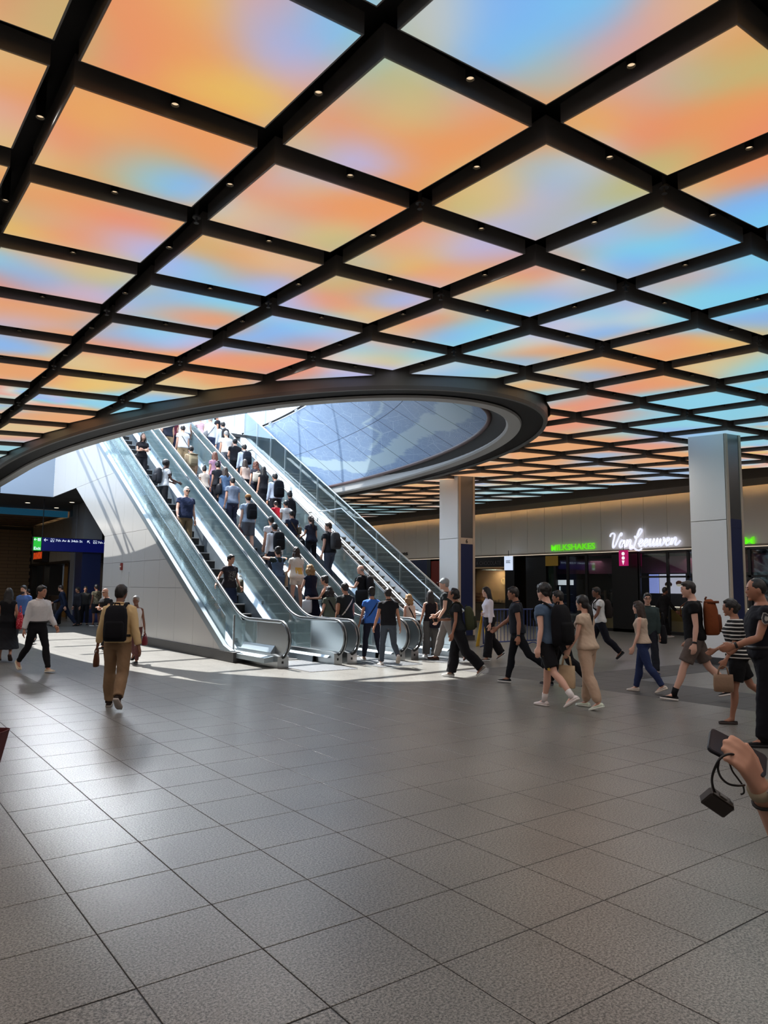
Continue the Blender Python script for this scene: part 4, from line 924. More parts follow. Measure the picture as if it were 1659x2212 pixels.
# ================================================================== people
DG = bpy.context.evaluated_depsgraph_get
def remeshed(mb, name, mats, voxel, smooth=2, fac=.5, noise_amp=0, noise_sc=20):
    me = mb.mesh(name, mats); o = bpy.data.objects.new(name, me); COL.objects.link(o)
    m = o.modifiers.new('r', 'REMESH'); m.mode = 'VOXEL'; m.voxel_size = voxel; m.use_smooth_shade = True
    if smooth:
        s = o.modifiers.new('s', 'SMOOTH'); s.iterations = smooth; s.factor = fac
    ev = o.evaluated_get(DG()); out = bpy.data.meshes.new_from_object(ev); bpy.data.objects.remove(o); bpy.data.meshes.remove(me)
    out.name = name; out.materials.clear()
    for m_ in (mats if isinstance(mats, (list, tuple)) else [mats]): out.materials.append(m_)
    if noise_amp:
        n = len(out.vertices); co = np.empty(n*3); out.vertices.foreach_get('co', co); no = np.empty(n*3); out.vertices.foreach_get('normal', no); co = co.reshape(-1, 3); no = no.reshape(-1, 3)
        d = np.array([noise.noise(Vector((c[0], c[1], c[2]*.55))*noise_sc)+.5*noise.noise(Vector((c[0]+c[2], c[1]-c[2]*.6, c[2]*.3))*noise_sc*2.2) for c in co]); co += no*d[:, None]*noise_amp; out.vertices.foreach_set('co', co.ravel()); out.update()
    out.polygons.foreach_set('use_smooth', [True]*len(out.polygons)); return out
def sup(c, R, a, b, n=16, e=2.4):
    out = []
    for k in range(n):
        t = 2*PI*k/n; ct, st = math.cos(t), math.sin(t)
        out.append(c + R[0]*(a*math.copysign(abs(ct)**(2/e), ct)) + R[1]*(b*math.copysign(abs(st)**(2/e), st)))
    return out
SKIN = {k: mat('skin_'+k, v, .55) for k, v in dict(fair=(214, 168, 146), light=(200, 152, 128), tan=(176, 126, 100), olive=(160, 112, 88), brown=(122, 80, 60), dark=(84, 54, 42)).items()}
HAIR = {k: mat('hair_'+k, v, .5) for k, v in dict(black=(20, 17, 16), brown=(48, 33, 24), auburn=(96, 52, 34), grey=(150, 146, 142), white=(196, 192, 186), blond=(150, 116, 74), dark=(30, 24, 21)).items()}
EYE_M = mat('eye_dark', (24, 18, 16), .3); LIP = mat('lip', (150, 88, 80), .5)
_cm = {}
def cloth(rgb, pat=None):
    k = (rgb, pat)
    if k in _cm: return _cm[k]
    nm = 'fabric_%d_%d_%d%s' % (*rgb, pat or '')
    m = mat(nm, rgb, .85, spec=.2, bump=.6, bscale=14)
    if pat:
        n = m.node_tree.nodes; L = m.node_tree.links.new; p = n['Principled BSDF']; tc = n.new('ShaderNodeTexCoord')
        r = n.new('ShaderNodeMix'); r.data_type = 'RGBA'; r.inputs[6].default_value = (*srgb(rgb), 1)
        if pat.startswith('stripe'):
            w = n.new('ShaderNodeTexWave'); w.bands_direction = 'Z'; w.inputs['Scale'].default_value = {'stripe': 6, 'stripefine': 9}[pat.split('_')[0]]; w.inputs['Distortion'].default_value = .6; L(tc.outputs['Object'], w.inputs[0])
            g = n.new('ShaderNodeMath'); g.operation = 'GREATER_THAN'; g.inputs[1].default_value = .78; L(w.outputs['Fac'], g.inputs[0]); L(g.outputs[0], r.inputs[0])
        else:
            v = n.new('ShaderNodeTexVoronoi'); v.inputs['Scale'].default_value = {'dots': 32, 'check': 40, 'camo': 14, 'print': 60}[pat.split('_')[0]]; L(tc.outputs['Object'], v.inputs['Vector'])
            g = n.new('ShaderNodeMath'); g.operation = 'LESS_THAN'; g.inputs[1].default_value = .32; L(v.outputs['Distance'], g.inputs[0]); L(g.outputs[0], r.inputs[0])
        c2 = dict(w=(208, 204, 196), k=(30, 30, 32), p=(226, 120, 130), b=(70, 90, 130), y=(200, 150, 60), g=(92, 96, 70))[pat.split('_')[1]]
        r.inputs[7].default_value = (*srgb(c2), 1); L(r.outputs[2], p.inputs['Base Color'])
    _cm[k] = m; return m
def rotx(v, a): c, s = math.cos(a), math.sin(a); return Vector((v.x, v.y*c-v.z*s, v.y*s+v.z*c))
class Rig: pass
def make_rig(sp):
    """joints in metres for a figure 1.72 m tall, facing +Y; legs stand on z = 0"""
    r = Rig(); fem = sp.get('fem', False); w = sp.get('w', 1.0); r.fem, r.w = fem, w
    lean = math.radians(sp.get('lean', 3)); r.up = Vector((0, math.sin(lean), math.cos(lean))); r.fw = Vector((0, math.cos(lean), -math.sin(lean))); r.rt = Vector((1, 0, 0))
    tw_ = math.radians(sp.get('twist', 0)); r.rt = Vector((math.cos(tw_), math.sin(tw_), 0)); r.fw = r.up.cross(r.rt).normalized()
    if r.fw.y < 0: r.fw = -r.fw
    r.hip = Vector((0, 0, 0)); hw = .088 if not fem else .09
    r.legs = {}
    for s, key in ((-1, 'L'), (1, 'R')):
        th, kn, toe = sp.get('leg'+key, (3, 3, 0)); ab = math.radians(sp.get('spread', 3))
        a = math.radians(th); h = Vector((s*hw*w, 0, -.02)); d = Vector((s*math.sin(ab), math.sin(a), -math.cos(a))).normalized(); k = h+d*.42
        b = a-math.radians(kn); d2 = Vector((s*math.sin(ab)*.3, math.sin(b), -math.cos(b))).normalized(); an = k+d2*.405
        t = math.radians(toe); f = Vector((s*.12, math.cos(t), -math.sin(t))).normalized()
        r.legs[key] = (h, k, an, f, math.sin(t))
    lo = min(min((an - Vector((0, 0, .075*abs(f.y)))).z, (an+f*.16).z-.03, (an-f*.05-Vector((0, 0, .075))).z) for h, k, an, f, t in r.legs.values())
    off = Vector((0, 0, -lo)); r.hip = r.hip+off
    r.legs = {k: (h+off, kk+off, an+off, f, t) for k, (h, kk, an, f, t) in r.legs.items()}
    r.T = lambda x, y, z: r.hip + r.rt*x + r.fw*y + r.up*z
    sw = (.166 if not fem else .146)*(.5+.5*w)
    r.arms = {}
    for s, key in ((-1, 'L'), (1, 'R')):
        pit, abd, fl, az = [math.radians(q) for q in sp.get('arm'+key, (0, 8, 12, 0))]
        sh = r.T(s*sw, -.005, .468); out = r.rt*s
        u = (-r.up*math.cos(pit)+r.fw*math.sin(pit)).normalized(); u = (u*math.cos(abd)+out*math.sin(abd)).normalized(); el = sh+u*.285
        q = r.fw*math.cos(az)-out*math.sin(az) + (r.up*.25 if pit > 1 else Vector((0, 0, 0))); q = (q-u*q.dot(u)); q = q.normalized() if q.length > 1e-4 else r.fw
        f = (u*math.cos(fl)+q*math.sin(fl)).normalized(); wr = el+f*.25
        pn = (-out*.8 + r.fw*.15); pn = (pn-f*pn.dot(f)).normalized()
        if sp.get('reach'+key):      # elbow and wrist given outright
            el, wr, pn = sp['reach'+key]; f = (wr-el).normalized(); pn = (pn-f*pn.dot(f)).normalized()
        r.arms[key] = (sh, el, wr, f, pn, -out)
    hy, hp = math.radians(sp.get('hyaw', 0)), math.radians(sp.get('hpitch', 4))
    nb = r.T(0, -.012, .55); r.neck = nb
    base = Matrix((r.rt, Vector((0, 1, 0)) if False else r.fw, r.up)).transposed()
    # the head stays upright even when the body leans
    up = (r.up*.35+Vector((0, 0, 1))*.65).normalized(); fw = r.fw-up*r.fw.dot(up); fw.normalize(); rt = fw.cross(up)
    H = Matrix((rt, fw, up)).transposed() @ Matrix.Rotation(hy, 3, 'Z') @ Matrix.Rotation(-hp, 3, 'X')
    r.H = H; r.hc = nb+up*.146+fw*.035+H @ Vector((0, .012*1, 0)); r.HP = lambda x, y, z: r.hc + H @ Vector((x, y, z)); r.top = (r.hc+H @ Vector((0, 0, .122))).z
    return r
def torso_secs(r, e=0, lo=-.1, hi=.6):
    w = r.w
    if r.fem: S = [(-.10, .085, .085, -.005), (-.04, .168, .112, -.015), (.03, .178, .122, -.02), (.10, .162, .108, -.008), (.20, .132, .092, .004), (.30, .142, .105, .012), (.38, .156, .120, .018), (.43, .152, .104, .002), (.475, .135, .086, -.01), (.52, .088, .07, -.014), (.56, .058, .056, -.012)]
    else: S = [(-.10, .09, .09, -.005), (-.04, .158, .112, -.012), (.04, .166, .118, -.012), (.12, .160, .110, .0), (.22, .156, .106, .006), (.32, .170, .116, .008), (.42, .182, .120, .002), (.465, .172, .104, -.006), (.505, .128, .088, -.014), (.53, .092, .074, -.015), (.56, .066, .062, -.013)]
    out = []; zs = [q[0] for q in S]
    Z = sorted(set([z for z in zs if lo < z < hi]+[max(lo, zs[0]), min(hi, zs[-1])]))
    for z in Z:
        a, b, y = [float(np.interp(z, zs, [q[i] for q in S])) for i in (1, 2, 3)]
        bw = w + (r.belly if 0 < z < .33 else 0); out.append((z, a*(.4+.6*w) + e, b*bw + e, y + (r.belly*.06 if 0 < z < .33 else 0)))
    return out
def add_torso(mb, r, e, lo, hi, n=18, flare=0):
    S = torso_secs(r, e, lo, hi); z0 = S[0][0]
    mb.loft([sup(r.T(0, y, z), (r.rt, r.fw), a + flare*max(0, (.2-z)), b+flare*max(0, (.2-z)), n, 2.5) for z, a, b, y in S])
def limb(mb, pts, rad, n=10):
    # pts joints; smooth chain of rings
    P = [Vector(p) for p in pts]; mb.tube(P, rad, n)
def leg_pts(L, t0=0, t1=2):
    h, k, an = L[:3]; f = L[3]; back = -f
    return [(h+Vector((0, 0, .03)), .088), (h*.75+k*.25, .085), (h*.45+k*.55, .072), (k, .056), (k*.75+an*.25+back*.012, .058), (k*.55+an*.45+back*.014, .054), (k*.2+an*.8, .040), (an, .037)]
def arm_pts(A):
    sh, el, wr = A[:3]
    n_ = A[5]; return [(sh+n_*.075+(sh-el)*.045, .040), (sh+n_*.03+(sh-el)*.045, .047), (sh, .052), (sh*.7+el*.3, .047), (sh*.4+el*.6, .043), (el, .036), (el*.72+wr*.28, .039), (el*.4+wr*.6, .033), (wr, .0255)]
def cut(chain, a, b):
    # part of a radius chain between fractions of its length
    P = [p for p, _ in chain]; R_ = [q for _, q in chain]; L = [0]
    for p, q in zip(P, P[1:]): L.append(L[-1]+(q-p).length)
    def at(t):
        t *= L[-1]
        for i in range(len(L)-1):
            if t <= L[i+1]+1e-9:
                k = (t-L[i])/(L[i+1]-L[i]); return P[i].lerp(P[i+1], k), R_[i]*(1-k)+R_[i+1]*k
        return P[-1], R_[-1]
    out = [at(a)] + [(p, q) for p, q, l in zip(P, R_, L) if a*L[-1]+.015 < l < b*L[-1]-.015] + [at(b)]
    return out
def hand(mb, A, s, curl=25, thick=1.0, thumb=None, hs=1.0):
    sh, el, wr, f, pn = A[:5]; side = f.cross(pn).normalized()          # side: towards the thumb or away, by hand
    fwd_side = side if side.dot(Vector((0, 1, 0))) > 0 else -side
    if thumb is not None: fwd_side = side if side.dot(thumb) > 0 else -side
    R_ = (fwd_side, pn)
    c = [(wr-f*.01*hs, .024, .019), (wr+f*.03*hs, .034*hs, .017*hs), (wr+f*.07*hs, .041*hs, .015*hs), (wr+f*.092*hs, .039*hs, .012*hs)]
    mb.loft([sup(p, R_, a*thick, b*thick, 10, 2.3) for p, a, b in c])
    for k, (o, ln) in enumerate(((.030, .070), (.010, .078), (-.011, .072), (-.030, .056))):
        o *= hs; ln *= hs; p = wr+f*.088*hs+fwd_side*o; a = math.radians(curl*(.6+.15*k)); pts = [p-f*.012, p]; d = f
        for q, l in enumerate((.45, .32, .23)):
            d = (d*math.cos(a)+pn*math.sin(a)).normalized(); side_n = fwd_side; pts.append(pts[-1]+d*ln*l); pn2 = (pn-d*pn.dot(d)).normalized() if (pn-d*pn.dot(d)).length > 1e-3 else pn
        mb.tube(pts, [.0095*thick]*2+[.009*thick, .008*thick, .0065*thick], 6)
    p = wr+(f*.028+fwd_side*.028)*hs; d1 = (f*.62+fwd_side*.65+pn*.3).normalized(); d2 = (f*.9+fwd_side*.25+pn*.3).normalized()
    mb.tube([p-d1*.015*hs, p+d1*.030*hs, p+(d1*.030+d2*.028)*hs, p+(d1*.030+d2*.048)*hs], [.014*thick, .012*thick, .0105*thick, .008*thick], 6)
def head(mb, r, jaw=1.0):
    n, m = 20, 14; rings = []
    for j in range(1, m):
        th = PI*j/m; z = math.cos(th); q = math.sin(th); ring = []
        for i in range(n):
            a = 2*PI*i/n; x, y = q*math.cos(a), q*math.sin(a)
            lo = max(0, -z); X = .0745*x*(1-.20*lo**1.4)*jaw; Y = (.098 if y > 0 else .100)*y; Z = .122*z
            if y > 0: Y *= 1-.08*max(0, .3-abs(z-.45))
            if y < 0: Y *= 1-.34*lo; 
            if y > 0 and z < 0: Y *= 1-.02*lo; Z -= .006*lo*y
            ring.append(r.HP(X, Y, Z))
        rings.append(ring)
    mb.loft(rings)
    mb.loft([[r.HP(x*s_, y, z) for x, y, z in ((-.011, .080, z0), (.011, .080, z0), (0, .080+d, z0))] for z0, d, s_ in ((.022, .018, .7), (.0, .026, 1.0), (-.022, .034, 1.25), (-.032, .018, 1.1))])   # nose
    for s in (-1, 1): mb.ell(r.HP(s*.074, -.008, -.008), (.010, .020, .031), 8, 6, r.H)
    mb.ell(r.HP(0, .072, -.098), (.026, .022, .018), 10, 6, r.H); mb.ell(r.HP(0, .084, .032), (.045, .012, .009), 10, 6, r.H); mb.ell(r.HP(0, .086, -.058), (.022, .010, .010), 8, 6, r.H)
def hair_mesh(r, st, col, vox):
    mb = MB(); E = lambda c, q: mb.ell(r.HP(*c), q, 16, 12, r.H); na, ns = .004, 30
    if st == 'bald': return None
    if st == 'fringe': E((0, -.028, -.005), (.0775, .078, .058)); 
    elif st == 'buzz': E((0, -.012, .022), (.0775, .096, .104))
    elif st in ('short', 'cap'):
        E((0, -.014, .028), (.0845, .097, .106)); E((0, -.050, -.018), (.072, .056, .062))
        if st == 'short': E((0, .046, .086), (.060, .042, .030))
        na = .006
    elif st == 'crop': E((0, -.012, .026), (.081, .097, .104)); E((0, -.05, -.02), (.068, .054, .05)); E((0, .05, .085), (.05, .038, .024))
    elif st == 'afro': E((0, -.03, .045), (.118, .118, .112)); na, ns = .012, 45
    elif st == 'curlytop': E((0, -.018, .045), (.096, .106, .100)); E((0, .05, .085), (.065, .045, .035)); E((0, -.06, -.01), (.075, .05, .06)); na, ns = .012, 38
    else:
        E((0, -.014, .026), (.086, .100, .108)); E((0, -.05, -.03), (.078, .062, .075)); E((0, .040, .090), (.060, .044, .028))
        if st in ('long', 'longwavy'):
            L = .40 if st == 'long' else .36
            fall = [(.03, .085, .075, -.035), (-.08, .092, .062, -.055), (-.18, .105, .050, -.085), (-.28, .105, .040, -.105), (-L, .075, .022, -.115)]
            mb.loft([sup(r.hc+r.rt*0+r.H @ Vector((0, y, z)) if z > -.1 else r.hc+r.H @ Vector((0, -.055, -.08))-Vector((0, 0, -z-.08))+r.fw*(y+.055), (r.H @ Vector((1, 0, 0)), r.H @ Vector((0, 1, 0))), a, b, 12) for z, a, b, y in fall])
            for s in (-1, 1): mb.tube([r.HP(s*.075, .0, .02), r.HP(s*.088, -.005, -.08), r.HP(s*.095, -.01, -.19)], [.026, .028, .014], 8)
            na, ns = (.006, 26) if st == 'long' else (.016, 30)
        elif st == 'curlyshoulder':
            for c, q in (((0, -.045, -.05), (.118, .085, .10)), ((-.08, -.01, -.06), (.05, .06, .09)), ((.08, -.01, -.06), (.05, .06, .09)), ((0, -.06, -.14), (.115, .065, .06))): E(c, q)
            na, ns = .018, 36
        elif st == 'pony':
            mb.tube([r.HP(0, -.095, .045), r.HP(0, -.135, .03), r.HP(0, -.150, -.05), r.HP(0, -.135, -.20), r.HP(0, -.120, -.34)], [.022, .032, .040, .036, .012], 8)
        elif st == 'lowpony': mb.tube([r.HP(0, -.085, -.03), r.HP(0, -.118, -.07), r.HP(.0, -.125, -.2), r.HP(0, -.12, -.36)], [.03, .036, .046, .020], 8)
        elif st == 'bun': E((0, -.075, .115), (.042, .042, .038)); na = .008
        elif st == 'lowbun': E((0, -.108, .0), (.046, .036, .046)); na = .008
        elif st == 'updo': E((0, -.06, .09), (.066, .055, .045)); na, ns = .014, 40
    return remeshed(mb, 'hair', HAIR[col], vox, 1, .4, na, ns)
def shoe(r, L, col, sole, parent, style='shoe'):
    h, k, an, f, t = L; mb = MB(); up = Vector((0, 0, 1)); up = (up-f*up.dot(f)).normalized(); sd = f.cross(up)
    b = an - up*.072
    S = [(-.065, .028, .052), (-.045, .036, .075), (0, .038, .080), (.05, .041, .066), (.10, .046, .048), (.145, .044, .038), (.175, .030, .030)]
    if style == 'flat': S = [(d, a*.95, min(hh, .042)) for d, a, hh in S]
    mb.cur = 0; mb.loft([[b+f*d+sd*a*math.cos(q*PI/5)+up*(.022+max(0, hh-.022)*max(0, math.sin(q*PI/5))) for q in range(10)] for d, a, hh in S])
    if style == 'boot': mb.tube([an-up*.02, an+up*.09], [.050, .052], 10)
    mb.cur = 1; mb.loft([[b+f*d+sd*(a+.003), b+f*d-sd*(a+.003), b+f*d-sd*(a+.003)+up*.026, b+f*d+sd*(a+.003)+up*.026] for d, a, hh in S])
    o = mb.build('shoe', [cloth(col) if style != 'shiny' else mat('leather_%d_%d_%d' % col, col, .35), mat('sole_%d_%d_%d' % sole, sole, .7)], parent, True); return o
def person(label, loc, h, heading, **sp):
    """one figure: a continuous body, clothes and hair as its parts"""
    r = Rig(); 
    fem = sp.get('fem', False)
    R_ = make_rig(sp); R_.belly = sp.get('belly', 0); r = R_
    k = h/(r.top+.008)
    far = math.hypot(loc[0], loc[1]); vox = sp['vox'] if sp.get('vox') else .011 if far < 15 else (.015 if far < 24 else .018)
    skin = SKIN[sp.get('skin', 'light')]
    mb = MB()
    top, bot = sp.get('top'), sp.get('bottom')
    add_torso(mb, r, -.010 if True else 0, -.10, .56)
    mb.tube([r.T(0, -.012, .52), r.neck+r.up*.02, r.hc+r.H @ Vector((0, -.022, -.07)), r.hc+r.H @ Vector((0, -.012, -.02))], [.066, .055, .053, .05], 12)
    head(mb, r, .97 if fem else 1.0)
    for key in 'LR':
        c = leg_pts(r.legs[key]); g = .95 if fem else 1; mb.tube([p for p, q in c]+[c[-1][0]-Vector((0, 0, .03))], [q*g*(.7+.3*r.w)-.003 for p, q in c]+[.03], 10)
        c = arm_pts(r.arms[key]); g = (.86 if fem else 1.03)*(.75+.25*r.w); mb.tube([p for p, q in c], [q*g for p, q in c], 10)
        L = r.legs[key]; mb.tube([L[2], L[2]-Vector((0, 0, .03))+L[3]*.05, L[2]+L[3]*.11-Vector((0, 0, .045))], [.036, .033, .02], 8)
        if vox < .0135: hand(mb, r.arms[key], key, sp.get('curl', 25), 1.12 if vox > .009 else 1.0, sp.get('thumb'+key), sp.get('hs', 1.0))
    body = remeshed(mb, 'person', skin, vox, 2, .45)
    o = link('person', body); o['label'] = label; o['category'] = 'person'
    if sp.get('group'): o['group'] = sp['group']
    if vox >= .0135:
        hb = MB()
        for key in 'LR': hand(hb, r.arms[key], key, sp.get('curl', 25))
        hm = hb.mesh('hand', skin, True); bm = bmesh.new(); bm.from_mesh(body); bm.from_mesh(hm); bm.to_mesh(body); bm.free(); body.polygons.foreach_set('use_smooth', [True]*len(body.polygons))
    # face
    if not sp.get('noface'):
        fb = MB()
        for s in (-1, 1): fb.ell(r.HP(s*.030, .085, .010), (.013, .007, .006), 8, 6, r.H)
        fb.build('eyes', EYE_M, o, True)
        fb = MB()
        for s in (-1, 1): fb.ell(r.HP(s*.031, .089, .034), (.019, .006, .0045), 8, 5, r.H)
        fb.build('eyebrows', HAIR[sp.get('brow', sp['hair'][1] if sp['hair'][1] in HAIR else 'dark')], o, True)
        fb = MB(); fb.ell(r.HP(0, .095, -.058), (.022, .006, .0065), 8, 5, r.H); fb.build('lips', LIP, o, True)
    hs, hcx = sp['hair']; hm = hair_mesh(r, hs, hcx, .012 if vox < .0135 else .015)
    if hm: link('hair', hm, o)
    if sp.get('beard'):
        b = MB(); b.ell(r.HP(0, .050, -.082), (.060, .050, .042), 14, 10, r.H); b.ell(r.HP(0, .09, -.045), (.03, .012, .006), 8, 6, r.H); link('beard', remeshed(b, 'beard', HAIR[sp['beard']], .010, 1, .4, .004, 60), o)
    cv = max(vox, .015)
    # trousers, shorts, skirt
    if bot:
        kind, col = bot[0], bot[1]; mt = cloth(col, bot[2] if len(bot) > 2 else None); mb = MB()
        if kind in ('trousers', 'jeans', 'wide', 'slim', 'shorts', 'joggers', 'hotpants', 'flare'):
            add_torso(mb, r, .008, -.115, .135)
            e = {'trousers': .016, 'jeans': .012, 'wide': .030, 'slim': .007, 'shorts': .022, 'joggers': .022, 'hotpants': .010, 'flare': .014}[kind]
            t1 = {'shorts': bot[3] if len(bot) > 3 else .46, 'hotpants': .24}.get(kind, .985)
            for key in 'LR':
                c = cut(leg_pts(r.legs[key]), 0, t1); n_ = len(c); L = r.legs[key]
                rad = []
                for i, (p, q) in enumerate(c):
                    u = i/(n_-1); ee = e + (.018*u if kind in ('trousers', 'wide', 'joggers', 'flare') else .006*u) + (.022*u*u if kind in ('wide', 'flare') else 0) + (.012*u if kind == 'shorts' else 0)
                    if kind == 'joggers' and u > .93: ee = .010
                    rad.append(q*(.75+.25*r.w)+ee)
                mb.tube([p for p, q in c], rad, 12)
            link(kind if kind != 'hotpants' else 'shorts', remeshed(mb, kind, mt, cv, 2, .5, .009, 10), o).name = {'hotpants': 'shorts', 'wide': 'trousers', 'slim': 'trousers', 'joggers': 'trousers', 'flare': 'trousers'}.get(kind, kind)
        elif kind in ('skirt', 'longskirt'):
            hemz = bot[3] if len(bot) > 3 else .45
            skirt(mb, r, hemz, .16, bot[4] if len(bot) > 4 else .03); link('skirt', remeshed(mb, 'skirt', mt, cv, 2, .5, .009, 10), o)
    if top:
        kind, col = top[0], top[1]; mt = cloth(col, top[2] if len(top) > 2 else None); mb = MB()
        hem = {'tee': -.02, 'polo': -.015, 'shirt': .0, 'tank': .02, 'blouse': .10, 'dress': .0, 'jacket': -.06, 'croptop': .16, 'overall': .0, 'tucked': .105}[kind]
        loose = sp.get('loose', .014); hi = {'tank': .50, 'croptop': .505, 'overall': .40}.get(kind, .535)
        add_torso(mb, r, loose, hem, hi, flare=.06 if kind in ('tee', 'polo', 'tank') else 0)
        sl = {'tee': .31, 'polo': .31, 'shirt': .97, 'jacket': .97, 'blouse': .95, 'tucked': .97, 'dress': .12, 'tank': 0, 'croptop': 0, 'overall': 0}[kind]
        if sp.get('sleeve') is not None: sl = sp['sleeve']
        for key in 'LR':
            if sl <= 0: continue
            c = cut(arm_pts(r.arms[key]), 0, sl); n_ = len(c)
            mb.tube([p for p, q in c], [q*(.92 if fem else 1.05)*(.75+.25*r.w)+loose*.9+.010*(i/(n_-1))*(1 if sl < .5 else .3) for i, (p, q) in enumerate(c)], 12)
            mb.ell(r.arms[key][0]-r.up*.012, (.058, .056, .052), 10, 8)
        if kind == 'dress': skirt(mb, r, top[3] if len(top) > 3 else .35, .22, top[4] if len(top) > 4 else .05)
        if kind in ('overall',):
            for s in (-1, 1):
                mb.band([r.T(s*.07, -.12, .38), r.T(s*.075, -.10, .47), r.T(s*.08, -.02, .545), r.T(s*.08, .09, .48), r.T(s*.07, .13, .38)], [-r.fw, -r.fw+r.up, r.up, r.fw, r.fw], .05, .025)
        name = {'tee': 't_shirt', 'polo': 'polo_shirt', 'shirt': 'shirt', 'tank': 'tank_top', 'blouse': 'blouse', 'dress': 'dress', 'jacket': 'jacket', 'croptop': 'top', 'overall': 'overalls', 'tucked': 'shirt'}[kind]
        so = link(name, remeshed(mb, name, mt, cv, 2, .5, .010, 10), o)
        if kind in ('polo', 'shirt', 'jacket', 'blouse', 'tucked'):
            b = MB(); pts = [r.T(.066*math.cos(a), .062*math.sin(a)-.012, .548+.012*math.cos(a-PI/2)*-1) for a in [2*PI*q/14 for q in range(14)]]; b.tube(pts, .014, 6, closed=True); b.build('collar', mt, so, True)
    if sp.get('under'):
        mb = MB(); add_torso(mb, r, .008, .05, .535)
        for key in 'LR':
            c = cut(arm_pts(r.arms[key]), 0, sp.get('undersleeve', .28)); mb.tube([p for p, q in c], [q*1.0+.012 for p, q in c], 12)
        link('t_shirt', remeshed(mb, 't_shirt', cloth(sp['under']), cv, 2, .5), o)
    sc, so_ = sp.get('shoes', ((28, 28, 30), (60, 60, 60)))
    for key in 'LR': shoe(r, r.legs[key], sc, so_, o, sp.get('shoestyle', 'shoe'))
    if sp.get('socks'):
        for key in 'LR':
            L = r.legs[key]; b = MB(); p = L[1]*.26+L[2]*.74; b.tube([p, L[1]*.12+L[2]*.88, L[2]-Vector((0, 0, .02))], [.046, .043, .042], 10); b.build('sock', cloth(sp['socks']), o, True)
    if sp.get('belt'):
        S = torso_secs(r, .027, .085, .118); b = MB(); b.loft([sup(r.T(0, y, z), (r.rt, r.fw), a, bb, 18, 2.5) for z, a, bb, y in S]); b.build('belt', BLACK, o, True)
    if sp.get('cap'):
        b = MB(); b.ell(r.HP(0, -.012, .045), (.089, .104, .086), 16, 10, r.H); b.loft([[r.HP(x, .075+.075*q*(1-(x/.075)**2*.5), .052-.015*q+dz) for x in (-.07, -.04, 0, .04, .07)]+[r.HP(x, .06, .052+dz) for x in (.07, 0, -.07)] for q, dz in ((1, .006), (1, 0))]); link('cap', remeshed(b, 'cap', cloth(sp['cap']), .009, 1), o)
    if sp.get('glasses'):
        b = MB()
        for s in (-1, 1): b.tube([r.HP(s*.033+.024*math.cos(a), .098, .010+.018*math.sin(a)) for a in [2*PI*q/10 for q in range(10)]], .0035, 5, closed=True); b.tube([r.HP(s*.057, .098, .014), r.HP(s*.078, .0, .012)], .003, 5)
        if sp['glasses'] == 'sun':
            for s in (-1, 1): b.ell(r.HP(s*.033, .098, .010), (.026, .004, .019), 10, 6, r.H)
        b.build('glasses', BLACK, o, True)
    if sp.get('watch'):
        A = r.arms[sp['watch']]; b = MB(); b.tube([A[2]-A[3]*.03, A[2]-A[3]*.005], [.034, .033], 10); b.build('watch', BLACK, o, True)
    o.location = loc; o.rotation_euler = (0, 0, heading); o.scale = (k, k, k)
    r.M = Matrix.Translation(loc) @ Matrix.Rotation(heading, 4, 'Z') @ Matrix.Scale(k, 4); r.k = k; r.obj = o
    return r
def skirt(mb, r, hem, waist, flare):
    S = torso_secs(r, .014, 0, waist); zh = r.hip.z; rings = []
    top = [(r.T(0, y, z), a, b) for z, a, b, y in S[::-1]]
    for p, a, b in top: rings.append(sup(p, (r.rt, r.fw), a, b, 20, 2.3))
    n = 6
    for i in range(1, n+1):
        z = zh-.02-(zh-.02-hem)*i/n; xs = []
        for key in 'LR':
            h_, kn, an = r.legs[key][:3]
            t = (h_.z-z)/max(1e-6, h_.z-kn.z); p = h_.lerp(kn, t) if t <= 1 else kn.lerp(an, min(1, (kn.z-z)/max(1e-6, kn.z-an.z))); xs.append(p)
        c = (xs[0]+xs[1])/2; c.z = z; dx, dy = abs(xs[0].x-xs[1].x)/2, abs(xs[0].y-xs[1].y)/2; u = i/n
        rings.append(sup(c, (Vector((1, 0, 0)), Vector((0, 1, 0))), dx+.095+flare*u, dy+.100+flare*u, 20, 2.2))
    mb.loft(rings)
